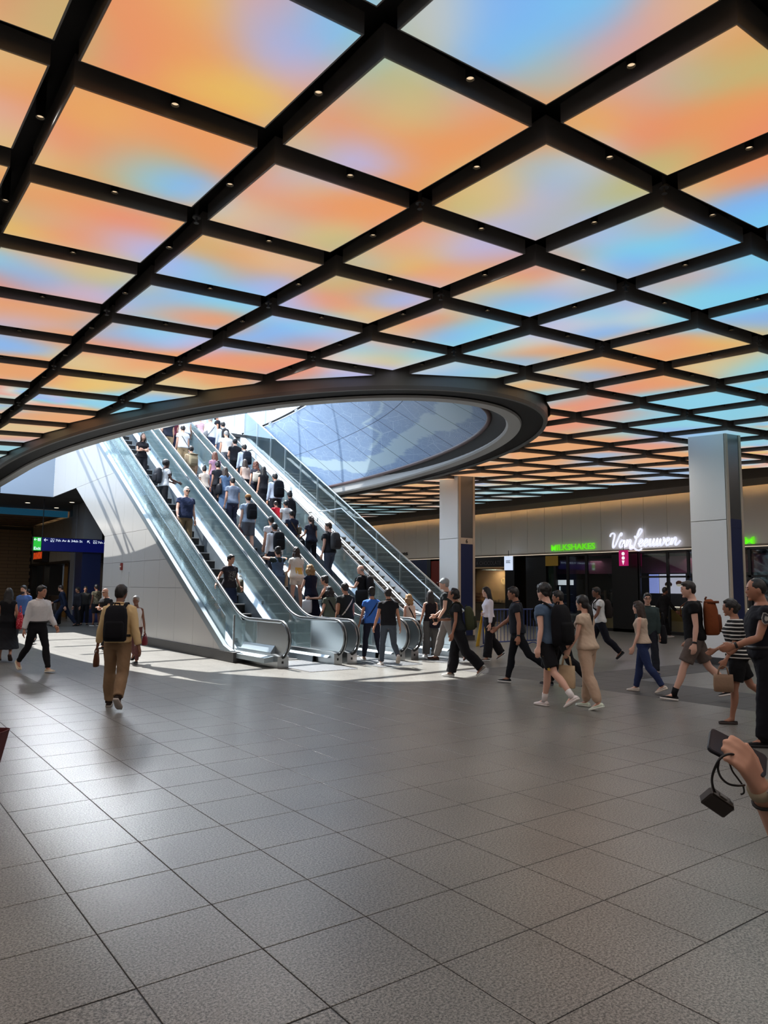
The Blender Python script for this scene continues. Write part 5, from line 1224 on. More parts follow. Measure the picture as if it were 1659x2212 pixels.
# ------------------------------------------------------------------ things people carry (each its own top-level thing)
def place(t, r): t.matrix_world = r.M; return t
def backpack(r, label, col, size=(.30, .44, .16), y0=None, z0=.30, trim=None, oneshoulder=None, roll=False):
    t = thing('backpack', label, 'backpack'); place(t, r); m = cloth(col); m2 = cloth(trim or tuple(max(0, int(c*.75)) for c in col)); w, h, d = size
    back = max(b for z, a, b, y in torso_secs(r, .02, .15, .5)) if y0 is None else y0
    yc = -(back+d/2+.0)
    b = MB(); secs = [(-.5, .80, .75), (-.46, .96, .94), (-.2, 1, 1), (.2, .97, .92), (.40, .86, .72), (.48, .62, .48), (.5, .45, .35)]
    b.loft([sup(r.T(0, yc + d*.12*(1-q2), z0+h*q), (r.rt, r.fw), w/2*q1, d/2*q2, 16, 3.2) for q, q1, q2 in secs]); b.build('pack_body', m, t, True)
    b = MB(); b.loft([sup(r.T(0, yc-d*.42, z0+h*q), (r.rt, r.fw), w*.40*q1, d*.22*q1, 12, 3.5) for q, q1 in ((-.42, .85), (-.36, 1), (-.02, 1), (.06, .8))]); b.build('front_pocket', m2, t, True)
    b = MB(); b.tube([r.T(-.035, yc+d*.3, z0+h*.49), r.T(-.03, yc+d*.2, z0+h*.56), r.T(.03, yc+d*.2, z0+h*.56), r.T(.035, yc+d*.3, z0+h*.49)], .010, 6); b.build('carry_loop', m2, t, True)
    if roll: 
        b = MB(); b.loft([sup(r.T(0, yc-d*.1, z0+h*(.38+.03*q)), (r.rt, r.fw), w*.46, d*.5, 12, 3) for q in (0, 1, 2)]); b.build('top_flap', m2, t, True)
    S = torso_secs(r, .03, .1, .53); fr = lambda z: float(np.interp(z, [q[0] for q in S], [q[2]+q[3] for q in S])); ws = .085 if r.fem else .10
    for s in (-1, 1):
        if oneshoulder and s != oneshoulder: continue
        P = [(s*ws*.8, yc+d*.45, z0+h*.42), (s*ws*.95, -.075, .535), (s*ws*1.02, -.02, .562), (s*ws*1.05, .05, .525), (s*ws*1.1, fr(.45)+.005, .45), (s*ws*1.25, fr(.34)+.005, .34), (s*(ws*1.7), .04, .24)]
        U = [(0, -.3, 1), (0, -.5, 1), (0, 0, 1), (0, .6, 1), (0, 1, .3), (0, 1, 0), (s, .4, 0)]
        b = MB(); b.band([r.T(*p) for p in P], [r.rt*u[0]+r.fw*u[1]+r.up*u[2] for u in U], .052, .014); b.build('shoulder_strap', m2, t)
    return t
def bag(r, label, col, at, size=(.34, .30, .10), handle=.22, name='tote_bag', cat='bag', pat=None, hang=None, flat=0):
    """bag hanging below point at (torso coordinates), straps running up to it"""
    t = thing(name, label, cat); place(t, r); m = cloth(col, pat); w, h, d = size; p = r.T(*at) if not isinstance(at, Vector) else at
    fx = Vector((0, 1, 0)) if hang != 'x' else Vector((1, 0, 0)); sx = Vector((1, 0, 0)) if hang != 'x' else Vector((0, 1, 0)); c = p-Vector((0, 0, handle+h/2))
    b = MB(); b.loft([sup(c+Vector((0, 0, h*q)), (fx, sx), w/2*q1, d/2*q2, 16, 3) for q, q1, q2 in ((-.5, .84, .8), (-.46, .98, 1), (-.1, 1.02, 1.05), (.3, .98, .8), (.5, .96, .45))]); b.build('bag_body', m, t, True)
    for s in (-1, 1):
        b = MB(); q0 = c+Vector((0, 0, h*.48)); b.tube([q0+fx*w*.26+sx*s*d*.2, p+fx*.05+sx*s*.012-Vector((0, 0, .03)), p+sx*s*.008, p-fx*.05+sx*s*.012-Vector((0, 0, .03)), q0-fx*w*.26+sx*s*d*.2], .009, 6); b.build('handle', m, t, True)
    return t
def crossbody(r, label, col, side=1, bagcol=None, size=(.22, .16, .08), name='crossbody_bag', z=.02, strap=.03, front=False):
    t = thing(name, label, 'bag'); place(t, r); m = cloth(col); mb_ = cloth(bagcol or col)
    S = torso_secs(r, .022, -.08, .53); zz = [q[0] for q in S]; A = lambda z_: float(np.interp(z_, zz, [q[1] for q in S])); B = lambda z_: float(np.interp(z_, zz, [q[2] for q in S])); Y = lambda z_: float(np.interp(z_, zz, [q[3] for q in S]))
    P, U = [], []
    for q in range(21):
        a = 2*PI*q/20; x = -side*math.cos(a); ybk = math.sin(a); z_ = .27-.27*x*side if True else 0
        z_ = .28 + (.265 if x*side < 0 else .25)*(-x*side); xx = x*(A(z_) if z_ < .46 else .085); 
        if x*side < -.6: yy = ybk*.09-.01; z_ = .50+.055*(1-abs(ybk))
        else: yy = ybk*B(z_)+Y(z_)
        P.append(r.T(xx, yy, z_)); U.append(r.rt*x+r.fw*ybk+(r.up*.8 if x*side < -.6 else r.up*0))
    b = MB(); b.band(P, U, strap, .008); b.build('strap', m, t)
    w, h, d = size; c = r.T(side*(A(.04)+d*.35), (.05 if front else -.06), z)
    b = MB(); b.loft([sup(c+r.up*h*q, (r.fw, r.rt), w/2*q1, d/2*q2, 14, 3.2) for q, q1, q2 in ((-.5, .85, .8), (-.42, 1, 1), (.3, .98, .95), (.5, .85, .6))]); b.build('bag_body', mb_, t, True)
    return t
def phone(r, key, label):
    A = r.arms[key]; t = thing('phone', label, 'phone'); place(t, r); p = A[2]+A[3]*.12+A[4]*.02; sd = A[3].cross(A[4])
    b = MB(); n_ = A[4]; b.loft([[p+A[3]*a+sd*c+n_*q for a, c in ((-.07, -.036), (.07, -.036), (.07, .036), (-.07, .036))] for q in (-.004, .004)]); b.build('phone_body', BLACK, t)
    b = MB(); b.loft([[p+A[3]*a*.94+sd*c*.92+n_*q for a, c in ((-.07, -.036), (.07, -.036), (.07, .036), (-.07, .036))] for q in (-.0052, -.004)]); b.build('phone_screen', mat('phone_glass', (26, 30, 40), .15), t); return t
def back_print(r, col, label=None):
    pass
def gr(u, v, z=0.0):
    p = on_z(u, v, z); return (p.x, p.y, z)
def tall(u, v, vt):
    """height of a standing figure from its foot and head rows"""
    p = on_z(u, v, 0); d = math.hypot(p.x, p.y); lo, hi = 1.0, 2.2
    for _ in range(30):
        m = (lo+hi)/2; q = proj((p.x, p.y, m)); 
        if q[1] > vt: lo = m
        else: hi = m
    return lo
def face(deg):
    """heading: 0 looks away from the camera, 90 to the left of the picture, 180 towards it, -90 to the right"""
    return -CAM_YAW + math.radians(deg)

def rider(label, lane, u, vt, h, deg=0, **sp):
    """someone standing on an escalator: the head row and the height give the step"""
    XL, XR = lane; best = None
    for q in range(41):
        X = XL+(XR-XL)*q/40; p = on_x(u, vt, X); zs_ = max(0.0, SL*(p.y-YS))
        if best is None or abs(p.z-zs_-h) < best[0]: best = (abs(p.z-zs_-h), X, p)
    _, X, p = best; y = p.y
    if y > YS+.05: k_ = int((y-YS)/.4); y = YS+.4*k_+.2; z = SL*.4*k_+.022
    else: z = .022 if y > 14.7 else 0
    hh = max(h-.10, min(h+.10, p.z-z)); r = person(label, (X, y, z), hh, math.radians(deg), exact=True, **sp); r.h = hh; return r
def patch(r, name, m, x0, x1, z0, z1, front, e=.022):
    S = torso_secs(r, e, 0, .53); zz = [q[0] for q in S]; b = MB(); vs = []; N, K = 8, 6
    for j in range(K+1):
        z = z0+(z1-z0)*j/K; a, bb, y = [float(np.interp(z, zz, [q[i] for q in S])) for i in (1, 2, 3)]
        for i in range(N+1):
            x = x0+(x1-x0)*i/N; yy = bb*(1-abs(x/a)**2.5)**.4; vs.append(r.T(x, y+(yy if front else -yy), z))
    b.add(vs, [(j*(N+1)+i, j*(N+1)+i+1, (j+1)*(N+1)+i+1, (j+1)*(N+1)+i) for j in range(K) for i in range(N)]); return b.build(name, m, r.obj, True)
def walker(label, u, v, vt, deg, **sp):
    h = tall(u, v, vt); x, y, z = gr(u, v); h = max(1.2, min(1.95, h)); r = person(label, (x, y, 0), h, face(deg), exact=True, **sp); r.h = h; return r
BLK, DNV, GRY, WHT = (24, 24, 27), (28, 33, 50), (110, 112, 116), (222, 222, 220)
ST = dict(legL=(2, 3, 0), legR=(-2, 4, 0))                                    # standing
W1 = dict(legL=(20, 6, -6), legR=(-20, 26, 40)); W2 = dict(legR=(20, 6, -6), legL=(-20, 26, 40))   # mid-stride
HANG = dict(armL=(2, 8, 12, 10), armR=(2, 8, 14, 10)); SWING1 = dict(armL=(-16, 8, 10, 0), armR=(20, 8, 22, 0)); SWING2 = dict(armR=(-16, 8, 10, 0), armL=(20, 8, 22, 0))
PHONE = dict(armL=(22, 6, 92, 55), armR=(20, 8, 96, 55), hpitch=-24)
def hold(r, key, d=.085): A = r.arms[key]; return A[2]+A[3]*d
def up_(r, lab, col, **k): return backpack(r, lab, col, **k)
# ---------------------------------------------------------------- the floor, left side
r = walker('person in pale yellow shirt and khaki trousers walking away with a black backpack', 248, 1530, 1262, 8, top=('shirt', (210, 182, 134)), bottom=('trousers', (132, 106, 80)), hair=('short', 'black'), skin='brown', shoes=((44, 34, 30), (170, 160, 150)), shoestyle='boot', legL=(14, 8, -4), legR=(-16, 30, 42), armL=(14, 16, 14, 0), armR=(-12, 14, 12, 0), belt=True, hyaw=-18, loose=.020)
backpack(r, 'black backpack worn by the person in the pale yellow shirt', (20, 21, 26), (.32, .50, .17), z0=.27)
bag(r, 'small brown bag in the left hand of the person in the pale yellow shirt', (96, 62, 44), hold(r, 'L'), (.16, .2, .07), .06, name='hand_bag')
r = walker('person in white shirt and black trousers striding right, face turned to the right', 76, 1452, 1264, -125, top=('tucked', (205, 203, 202)), bottom=('slim', BLK), hair=('short', 'black'), skin='tan', shoes=((196, 178, 150), (225, 215, 200)), belt=True, hyaw=20, **W1, armL=(14, 9, 30, 0), armR=(-8, 10, 12, 0), loose=.018)
r = walker('bearded person in plain blue t-shirt facing the camera, behind the white shirt', 47, 1392, 1264, 172, top=('tee', (74, 104, 160)), bottom=('trousers', (34, 34, 40)), hair=('short', 'dark'), beard='dark', skin='light', shoes=(BLK, (200, 200, 200)), **W2, **HANG)
r = walker('person in long black dress with long dark hair at the left edge', 10, 1428, 1270, 25, fem=True, top=('dress', (18, 18, 22), None, .30, .08), hair=('long', 'black'), skin='tan', shoes=((120, 80, 60), (60, 40, 30)), shoestyle='flat', **W1, armR=(-4, 14, 20, 0), armL=(10, 8, 20, 0), noface=True)
bag(r, 'coral red patterned shoulder bag hanging beside the long black dress', (178, 46, 58), (.27, .02, .40), (.44, .38, .16), .16, name='shoulder_bag', pat='dots_p')
r = walker('person in dark navy suit leaning forward, pulling a suitcase to the left', 136, 1353, 1264, 105, top=('jacket', (26, 34, 54)), under=None, bottom=('trousers', (26, 34, 54)), hair=('short', 'brown'), skin='light', shoes=(BLK, BLK), lean=12, legL=(34, 10, -12), legR=(-28, 10, 30), armL=(-12, 10, 12, 0), armR=(40, 6, 40, 10))
sx, sy, _ = gr(122, 1352); sc_ = thing('suitcase', 'black wheeled suitcase beside the person in the navy suit', 'suitcase', (sx, sy, 0), face(100))
MB().loft([sup(Vector((0, 0, z)), (Vector((1, 0, 0)), Vector((0, 1, 0))), a, b, 14, 4) for z, a, b in ((.06, .20, .11), (.09, .22, .13), (.60, .22, .13), (.63, .20, .11))]).build('shell', cloth((22, 24, 30)), sc_, True); MB().tube([(-.12, .1, .6), (-.12, .1, 1.0), (.12, .1, 1.0), (.12, .1, .6)], .012, 6).build('pull_handle', SATIN, sc_)
for a in (-.15, .15): MB().ell((a, 0, .03), (.02, .03, .03), 8, 6).build('wheel', BLACK, sc_)
r = walker('person in camouflage top and shorts standing by the blue pilaster', 206, 1352, 1262, 60, top=('tee', (104, 96, 78), 'camo_k'), bottom=('shorts', (30, 30, 34)), hair=('short', 'black'), skin='brown', shoes=(BLK, WHT), **ST, **HANG)
for k, (u, v, vt, dg, c, l) in enumerate(((166, 1352, 1268, 150, (36, 36, 42), 'person in dark clothes at the far counter, between navy suit and camouflage top'), (60, 1352, 1272, 90, (44, 40, 44), 'dim person in charcoal at the far slatted wall'), (181, 1350, 1266, 200, (50, 48, 46), 'dim person in grey at the far counter beside the pilaster'))):
    walker(l, u, v, vt, dg, top=('shirt', c), bottom=('trousers', (26, 26, 30)), hair=('short', 'black'), skin='tan', **ST, **HANG)
r = walker('bald person in black t-shirt with folded arms behind the yellow shirt', 226, 1402, 1270, 150, top=('tee', BLK), bottom=('trousers', (34, 30, 30)), hair=('fringe', 'white'), skin='tan', **ST, armL=(28, 4, 100, 75), armR=(26, 4, 95, 75), glasses='plain', w=1.08)
r = walker('grey-haired person in white tank top coming forward with a dark red bag', 289, 1432, 1286, 185, fem=True, top=('tank', (214, 210, 206)), bottom=('slim', (92, 58, 56)), hair=('short', 'grey'), skin='brown', shoes=(BLK, BLK), **W1, armL=(4, 12, 12, 0), armR=(8, 12, 20, 0))
bag(r, 'dark red handbag carried by the grey-haired person in the white tank top', (96, 30, 38), hold(r, 'L'), (.26, .22, .12), .08, name='hand_bag')
# ---------------------------------------------------------------- escalator 1, coming down
L1, L2, L3 = (7.72, 8.48), (9.42, 10.2), (11.16, 11.92)
r = rider('long-haired person in black t-shirt and black trousers riding down, looking at a phone', L1, 308, 936, 1.64, 180, fem=True, top=('tee', (30, 28, 32)), bottom=('trousers', (34, 33, 38)), hair=('long', 'brown'), skin='light', **ST, **PHONE); phone(r, 'R', 'phone held by the long-haired person riding down')
r = rider('person with round afro in white t-shirt riding down, turned sideways', L1, 359, 992, 1.74, -80, top=('tee', (214, 216, 218)), bottom=('trousers', (30, 30, 34)), hair=('afro', 'black'), skin='dark', **ST, armR=(26, 8, 50, 0), armL=(30, 8, 55, 0)); up_(r, 'dark grey backpack of the person with the round afro', (44, 46, 52), size=(.32, .48, .2))
r = rider('elderly white-haired person in navy striped polo and sunglasses riding down', L1, 397, 1046, 1.78, 180, top=('polo', (50, 62, 96), 'stripefine_k'), bottom=('trousers', (118, 100, 76)), hair=('crop', 'white'), skin='fair', glasses='sun', w=1.16, belly=.12, **ST, armR=(18, 14, 24, 0), armL=(0, 10, 8, 0))
r = rider('short-haired person in dark printed t-shirt and denim skirt riding down, hand on the rail', L1, 497, 1197, 1.62, 180, fem=True, top=('tee', (48, 46, 52)), bottom=('skirt', (44, 54, 80), None, .52, .03), hair=('short', 'dark'), skin='light', w=1.06, shoes=((200, 200, 205), (230, 230, 230)), **ST, armR=(12, 34, 26, -10), armL=(4, 10, 40, 0), hyaw=25)
patch(r, 'shirt_print', cloth((58, 56, 60), 'print_w'), -.09, .09, .16, .40, True)
bag(r, 'olive tote bag on the arm of the person in the dark printed t-shirt', (96, 96, 84), (-.27, .06, .30), (.32, .34, .10), .10)
# ---------------------------------------------------------------- escalator 2, going up
def u2(*a, **k): k.setdefault('noface', True); k = {**ST, **HANG, **k}; return rider(a[0], L2, *a[1:], **k)
def u3(*a, **k): k.setdefault('noface', True); k = {**ST, **HANG, **k}; return rider(a[0], L3, *a[1:], **k)
u2('person in dark shirt and khaki trousers near the top of the middle escalator', 360, 890, 1.76, top=('tee', (34, 38, 50)), bottom=('trousers', (140, 122, 96)), hair=('short', 'dark'))
u2('person in maroon top and jeans near the top of the middle escalator', 376, 896, 1.62, fem=True, top=('tee', (90, 36, 52)), bottom=('jeans', (40, 48, 74)), hair=('long', 'dark'))
u2('large person in loose white t-shirt and jeans near the top of the middle escalator', 398, 884, 1.86, top=('tee', (226, 230, 236)), bottom=('jeans', (84, 100, 128)), hair=('short', 'brown'), w=1.22)
r = u2('person in white t-shirt and khaki shorts with a cross strap on the middle escalator', 397, 918, 1.70, top=('tee', (226, 226, 226)), bottom=('shorts', (164, 140, 108)), hair=('short', 'black'), shoes=(WHT, WHT)); crossbody(r, 'thin dark cross strap bag of the person in khaki shorts', (60, 56, 56), 1, size=(.16, .12, .05), strap=.02)
r = u2('person in tan jacket and khaki trousers wearing a canvas backpack', 413, 964, 1.68, top=('jacket', (150, 132, 108)), bottom=('trousers', (138, 120, 94)), hair=('curlytop', 'black')); up_(r, 'beige canvas flap backpack of the person in the tan jacket', (150, 138, 112), size=(.32, .44, .17), roll=True)
u2('auburn-haired person in colourful print top on the middle escalator', 461, 970, 1.66, fem=True, top=('tee', (150, 116, 150), 'print_y'), bottom=('jeans', (56, 66, 96)), hair=('long', 'auburn'))
u2('person with dark bun in black top and long dark skirt on the middle escalator', 467, 991, 1.66, fem=True, top=('tee', (34, 36, 42)), bottom=('longskirt', (30, 30, 36), None, .25, .03), hair=('bun', 'black'))
u2('person with hair bun in cream top and blue jeans on the middle escalator', 445, 1005, 1.58, fem=True, top=('tee', (206, 192, 180)), bottom=('jeans', (52, 60, 86)), hair=('bun', 'dark'))
r = u2('long-haired person in blue denim dress on the middle escalator', 489, 1008, 1.68, fem=True, top=('dress', (84, 108, 140), None, .35, .04), hair=('long', 'brown'), shoes=((90, 60, 50), (50, 40, 40)), shoestyle='flat'); bag(r, 'black slouchy bag on the shoulder of the person in the denim dress', (24, 25, 32), (-.22, -.02, .46), (.34, .34, .14), .22, name='shoulder_bag')
r = u2('person in grey-blue t-shirt and navy trousers standing with weight on one leg', 509, 1029, 1.80, top=('tee', (112, 124, 144)), bottom=('slim', (50, 52, 70)), hair=('short', 'dark'), legR=(14, 28, 0)); bag(r, 'dark laptop bag hanging from the hand of the person in the grey-blue t-shirt', (48, 50, 60), hold(r, 'L'), (.36, .26, .08), .08, name='laptop_bag')
r = u2('person in orange-brown cap, grey t-shirt and grey shorts with black backpack', 541, 1066, 1.80, top=('tee', (140, 156, 176)), bottom=('shorts', (82, 84, 92)), hair=('cap', 'brown'), cap=(150, 104, 60), skin='fair', shoes=((60, 44, 40), WHT)); up_(r, 'black backpack of the person in the brown cap', (24, 27, 34), size=(.30, .46, .18), oneshoulder=1)
bag(r, 'dark red duffel bag standing behind the person in the brown cap', (72, 26, 34), hold(r, 'L'), (.34, .24, .16), .10, name='duffel_bag')
r = u2('person in pale grey t-shirt and dark trousers with a long brown strap bag', 582, 1108, 1.70, top=('tee', (190, 190, 194)), bottom=('trousers', (38, 38, 46)), hair=('short', 'black'), skin='tan'); crossbody(r, 'brown long strap bag of the person in the pale grey t-shirt', (112, 78, 66), -1, size=(.28, .3, .07), strap=.045, z=-.05)
r = u2('person in white shirt and dark trousers with a black backpack on the middle escalator', 600, 1128, 1.78, top=('shirt', (206, 208, 214)), bottom=('trousers', (36, 38, 50)), hair=('short', 'black'), skin='tan', w=1.08); up_(r, 'black backpack of the person in the white shirt', (20, 23, 30), size=(.33, .50, .18))
r = u2('person in denim dungarees raising both arms to hold up dark hair', 595, 1178, 1.66, fem=True, under=(46, 56, 56), top=('overall', (84, 104, 130)), bottom=('jeans', (84, 104, 130)), hair=('updo', 'black'), skin='light', armL=(110, 45, 125, 40), armR=(110, 45, 125, 40)); bag(r, 'beige canvas tote hanging at the side of the person in dungarees', (186, 160, 132), (.20, .0, .36), (.32, .38, .09), .20)
r = u2('person with long wavy brown hair in oversized white t-shirt and white shorts', 640, 1178, 1.68, fem=True, top=('tee', (226, 220, 210)), bottom=('hotpants', (220, 214, 204)), hair=('longwavy', 'brown'), skin='fair', shoes=(WHT, WHT), loose=.026, armL=(20, 8, 60, 20)); patch(r, 'shirt_print', cloth((222, 176, 60), 'print_w'), -.10, .10, .08, .26, False, .034)
r = u2('curly blond person in long navy dress on the middle escalator', 669, 1214, 1.66, fem=True, top=('dress', (24, 28, 48), None, .30, .12), hair=('curlyshoulder', 'blond'), skin='fair', armL=(24, 10, 70, 30), armR=(20, 8, 40, 20), w=1.05)
r = u2('person in dark sleeveless top with hair pinned up, sideways at the escalator foot', 713, 1243, 1.64, 50, fem=True, top=('tank', (40, 36, 40)), bottom=('trousers', (48, 46, 52)), hair=('updo', 'dark'), skin='light', armL=(34, 10, 60, 10), armR=(30, 10, 60, 10))
bag(r, 'pale grey bag held low by the person with pinned-up hair', (200, 202, 206), hold(r, 'L'), (.26, .34, .12), .04, name='shopping_bag')
r = u2('curly-haired person in olive t-shirt at the foot of the middle escalator', 720, 1266, 1.64, fem=True, top=('tee', (84, 90, 78)), bottom=('trousers', (44, 40, 44)), hair=('curlyshoulder', 'dark'), skin='light', armL=(6, 12, 20, 0), armR=(10, 10, 40, 20)); crossbody(r, 'black cross strap bag over the olive t-shirt', (26, 24, 28), 1, bagcol=(60, 44, 44), size=(.28, .22, .10), z=.08, strap=.045)
r = u2('short-haired person in black t-shirt with a white cross strap at the escalator foot', 748, 1258, 1.74, top=('tee', (34, 38, 40)), bottom=('trousers', (36, 36, 40)), hair=('short', 'black'), skin='tan'); crossbody(r, 'white cross strap bag over the black t-shirt at the escalator foot', (206, 200, 190), -1, bagcol=(40, 40, 44), size=(.2, .16, .07), strap=.03)
# ---------------------------------------------------------------- escalator 3, going up
u3('person in pink checked shirt near the top of the right escalator', 433, 899, 1.62, fem=True, top=('tee', (206, 180, 190), 'check_p'), bottom=('trousers', (32, 34, 44)), hair=('short', 'brown'))
r = u3('person in white shirt with a grey bag near the top of the right escalator', 454, 896, 1.78, top=('shirt', (216, 218, 222)), bottom=('jeans', (66, 76, 104)), hair=('crop', 'grey')); crossbody(r, 'grey shoulder bag of the person in the white shirt near the top', (120, 122, 128), -1, size=(.3, .26, .1), z=.1)
u3('bald person in black t-shirt turned sideways near the top of the right escalator', 471, 894, 1.64, 70, top=('tee', (34, 36, 42)), bottom=('jeans', (60, 74, 104)), hair=('bald', 'dark'), beard='dark', skin='tan', noface=False)
r = u3('person in pale shirt with a dark backpack high on the right escalator', 483, 910, 1.78, top=('shirt', (186, 196, 204)), bottom=('jeans', (74, 88, 110)), hair=('short', 'black')); up_(r, 'charcoal backpack of the person in the pale shirt', (40, 40, 44), size=(.28, .42, .15))
u3('person in plain white t-shirt and grey jeans on the right escalator', 492, 929, 1.78, top=('tee', (224, 222, 216)), bottom=('jeans', (122, 128, 138)), hair=('crop', 'grey'), w=1.1)
u3('person in black t-shirt and black trousers looking down on the right escalator', 507, 944, 1.78, top=('tee', (30, 31, 36)), bottom=('trousers', (30, 31, 38)), hair=('short', 'black'), **{'armL': (20, 8, 80, 40), 'armR': (20, 8, 80, 40), 'hpitch': -26})
r = u3('person in light blue shirt and dark trousers with a navy backpack', 531, 958, 1.80, top=('shirt', (166, 180, 198)), bottom=('trousers', (36, 38, 48)), hair=('short', 'black')); up_(r, 'navy backpack of the person in the light blue shirt', (22, 27, 40), size=(.30, .46, .17))
u3('long-haired person in light top standing half hidden beside the cream tote', 536, 990, 1.64, fem=True, top=('tank', (190, 170, 160)), bottom=('trousers', (38, 40, 50)), hair=('long', 'brown'))
r = u3('wavy-haired person in navy trousers with a cream tote on the back', 549, 989, 1.68, fem=True, top=('tee', (60, 60, 70)), bottom=('trousers', (36, 40, 56)), hair=('longwavy', 'auburn')); bag(r, 'cream tote bag slung across the back of the wavy-haired person', (206, 200, 186), (-.02, -.21, .42), (.40, .32, .12), .06, hang='x')
u3('person with long black hair in black dress on the right escalator', 567, 1003, 1.68, fem=True, top=('dress', (22, 22, 28), None, .18, .02), hair=('long', 'black'), **{'armR': (20, 10, 90, 30)})
r = u3('person in pale blue shirt and black trousers with a large black backpack', 592, 1017, 1.82, top=('shirt', (160, 174, 194)), bottom=('trousers', (34, 36, 44)), hair=('short', 'black'), skin='tan'); up_(r, 'large black backpack of the person in the pale blue shirt', (22, 24, 32), size=(.33, .52, .19))
u3('person with top bun in black shirt on the stairs side of the right escalator', 627, 1060, 1.60, fem=True, top=('shirt', (28, 28, 33)), bottom=('trousers', (30, 30, 36)), hair=('bun', 'black'))
u3('child in bright red t-shirt on the right escalator', 603, 1081, 1.34, top=('tee', (178, 32, 50)), bottom=('trousers', (34, 34, 42)), hair=('short', 'brown'), skin='light')
r = u3('person in white t-shirt with small lettering on the back, beside the child', 622, 1080, 1.52, top=('tee', (218, 218, 218)), bottom=('trousers', (40, 40, 48)), hair=('short', 'black'), skin='tan'); patch(r, 'shirt_print', cloth((200, 196, 194), 'print_k'), -.09, .09, .30, .36, False)
r = u3('person in navy shirt and brown trousers with a brown bag on the right escalator', 636, 1101, 1.66, top=('tee', (34, 40, 58)), bottom=('trousers', (92, 66, 54)), hair=('short', 'black'), skin='tan'); crossbody(r, 'olive brown messenger bag of the person in the navy shirt', (96, 82, 66), 1, size=(.32, .24, .1), z=.14, strap=.04)
r = u3('person with long ponytail in black shirt and black trousers on the right escalator', 679, 1112, 1.72, fem=True, top=('tee', (34, 38, 52)), bottom=('slim', (26, 27, 33)), hair=('pony', 'brown'), skin='light', armL=(16, 12, 70, 10)); bag(r, 'black leather handbag on the arm of the ponytailed person', (26, 26, 32), hold(r, 'L', .0), (.34, .24, .14), .10, name='hand_bag')
r = u3('person in black t-shirt and slate jeans with a grey backpack, looking left', 706, 1120, 1.84, 14, top=('tee', (34, 36, 42)), bottom=('slim', (74, 82, 100)), hair=('short', 'brown'), skin='fair', noface=False, hyaw=40, legR=(16, 28, 0), shoes=((80, 70, 66), WHT)); up_(r, 'grey backpack of the person in slate jeans', (70, 70, 72), size=(.32, .46, .18))
r = u3('bald person in black t-shirt stepping up at the foot of the right escalator', 790, 1220, 1.76, 35, top=('tee', (32, 34, 38)), bottom=('trousers', (30, 30, 34)), hair=('fringe', 'grey'), skin='fair', noface=False, legL=(28, 50, 0), armL=(30, 10, 80, 30)); up_(r, 'dark camera backpack of the bald person on the right escalator', (38, 38, 42), size=(.30, .44, .18)); crossbody(r, 'black sling bag at the hip of the bald person on the right escalator', (28, 28, 32), -1, size=(.36, .3, .14), z=.0)
# ---------------------------------------------------------------- at the foot of the escalators
r = walker('person in bright blue t-shirt and navy leggings walking to the escalator', 802, 1428, 1268, 12, fem=True, top=('tee', (60, 108, 190)), bottom=('slim', (34, 36, 52)), hair=('updo', 'black'), skin='tan', noface=True, shoes=((190, 170, 156), WHT), **W1, armL=(4, 14, 10, 0), armR=(8, 10, 16, 0), w=1.08); crossbody(r, 'thin dark cross strap over the bright blue t-shirt', (30, 34, 54), -1, size=(.18, .14, .06), strap=.025)
r = walker('person in black polo and slate trousers walking to the escalator, white shoes', 838, 1438, 1270, 14, top=('polo', (24, 25, 30)), bottom=('slim', (66, 74, 84)), hair=('short', 'dark'), skin='tan', noface=True, shoes=(WHT, (190, 180, 170)), legL=(12, 6, 0), legR=(-14, 42, 44), armL=(8, 14, 12, 0), armR=(-4, 12, 14, 0))
r = u3('curly blond person in cream sleeveless top near the right newel', 886, 1283, 1.60, fem=True, top=('tank', (210, 192, 178)), bottom=('skirt', (204, 186, 172), None, .40, .04), hair=('curlyshoulder', 'blond'), skin='light'); crossbody(r, 'black cross strap bag over the cream sleeveless top', (24, 22, 26), 1, size=(.2, .16, .07), strap=.035)
r = walker('long dark-haired person in black sleeveless top and washed grey trousers', 930, 1420, 1275, 12, fem=True, top=('tank', (34, 30, 34)), bottom=('wide', (92, 92, 92)), hair=('long', 'dark'), skin='light', noface=True, shoes=(WHT, WHT), **ST, armL=(2, 14, 8, 0), armR=(14, 10, 60, 10)); bag(r, 'black slouchy shoulder bag behind the person in washed grey trousers', (30, 28, 40), (.10, -.18, .30), (.34, .32, .12), .14, name='shoulder_bag', hang='x')
r = walker('person in grey cap and dark shirt standing behind the phone reader', 966, 1428, 1248, 80, top=('tee', (40, 44, 46)), bottom=('trousers', (122, 116, 112)), hair=('cap', 'grey'), cap=(158, 164, 166), skin='fair', shoes=((70, 44, 38), (60, 40, 34)), **W2, armL=(6, 8, 30, 10), armR=(10, 8, 50, 20))
r = walker('person in black top and wide black trousers reading a phone, striding left', 990, 1464, 1271, 82, fem=True, top=('tee', (34, 37, 40)), bottom=('wide', (22, 22, 26)), hair=('lowbun', 'black'), skin='olive', shoes=((150, 146, 138), WHT), legR=(12, 4, -4), legL=(-22, 24, 40), armL=(6, 8, 14, 0), armR=(26, 6, 72, 20), hpitch=-26, lean=6, w=1.05); up_(r, 'olive green backpack of the person in wide black trousers', (62, 66, 46), size=(.28, .46, .20), z0=.22); phone(r, 'R', 'phone held by the person in wide black trousers')
r = walker('person in white blouse and black trousers with long black hair, facing left', 1057, 1427, 1267, 100, fem=True, top=('blouse', (226, 218, 224)), bottom=('wide', (26, 25, 28)), hair=('long', 'black'), skin='fair', shoes=(BLK, WHT), shoestyle='flat', legL=(8, 3, 0), legR=(-14, 22, 34), armL=(2, 8, 10, 0), armR=(10, 8, 90, 60))
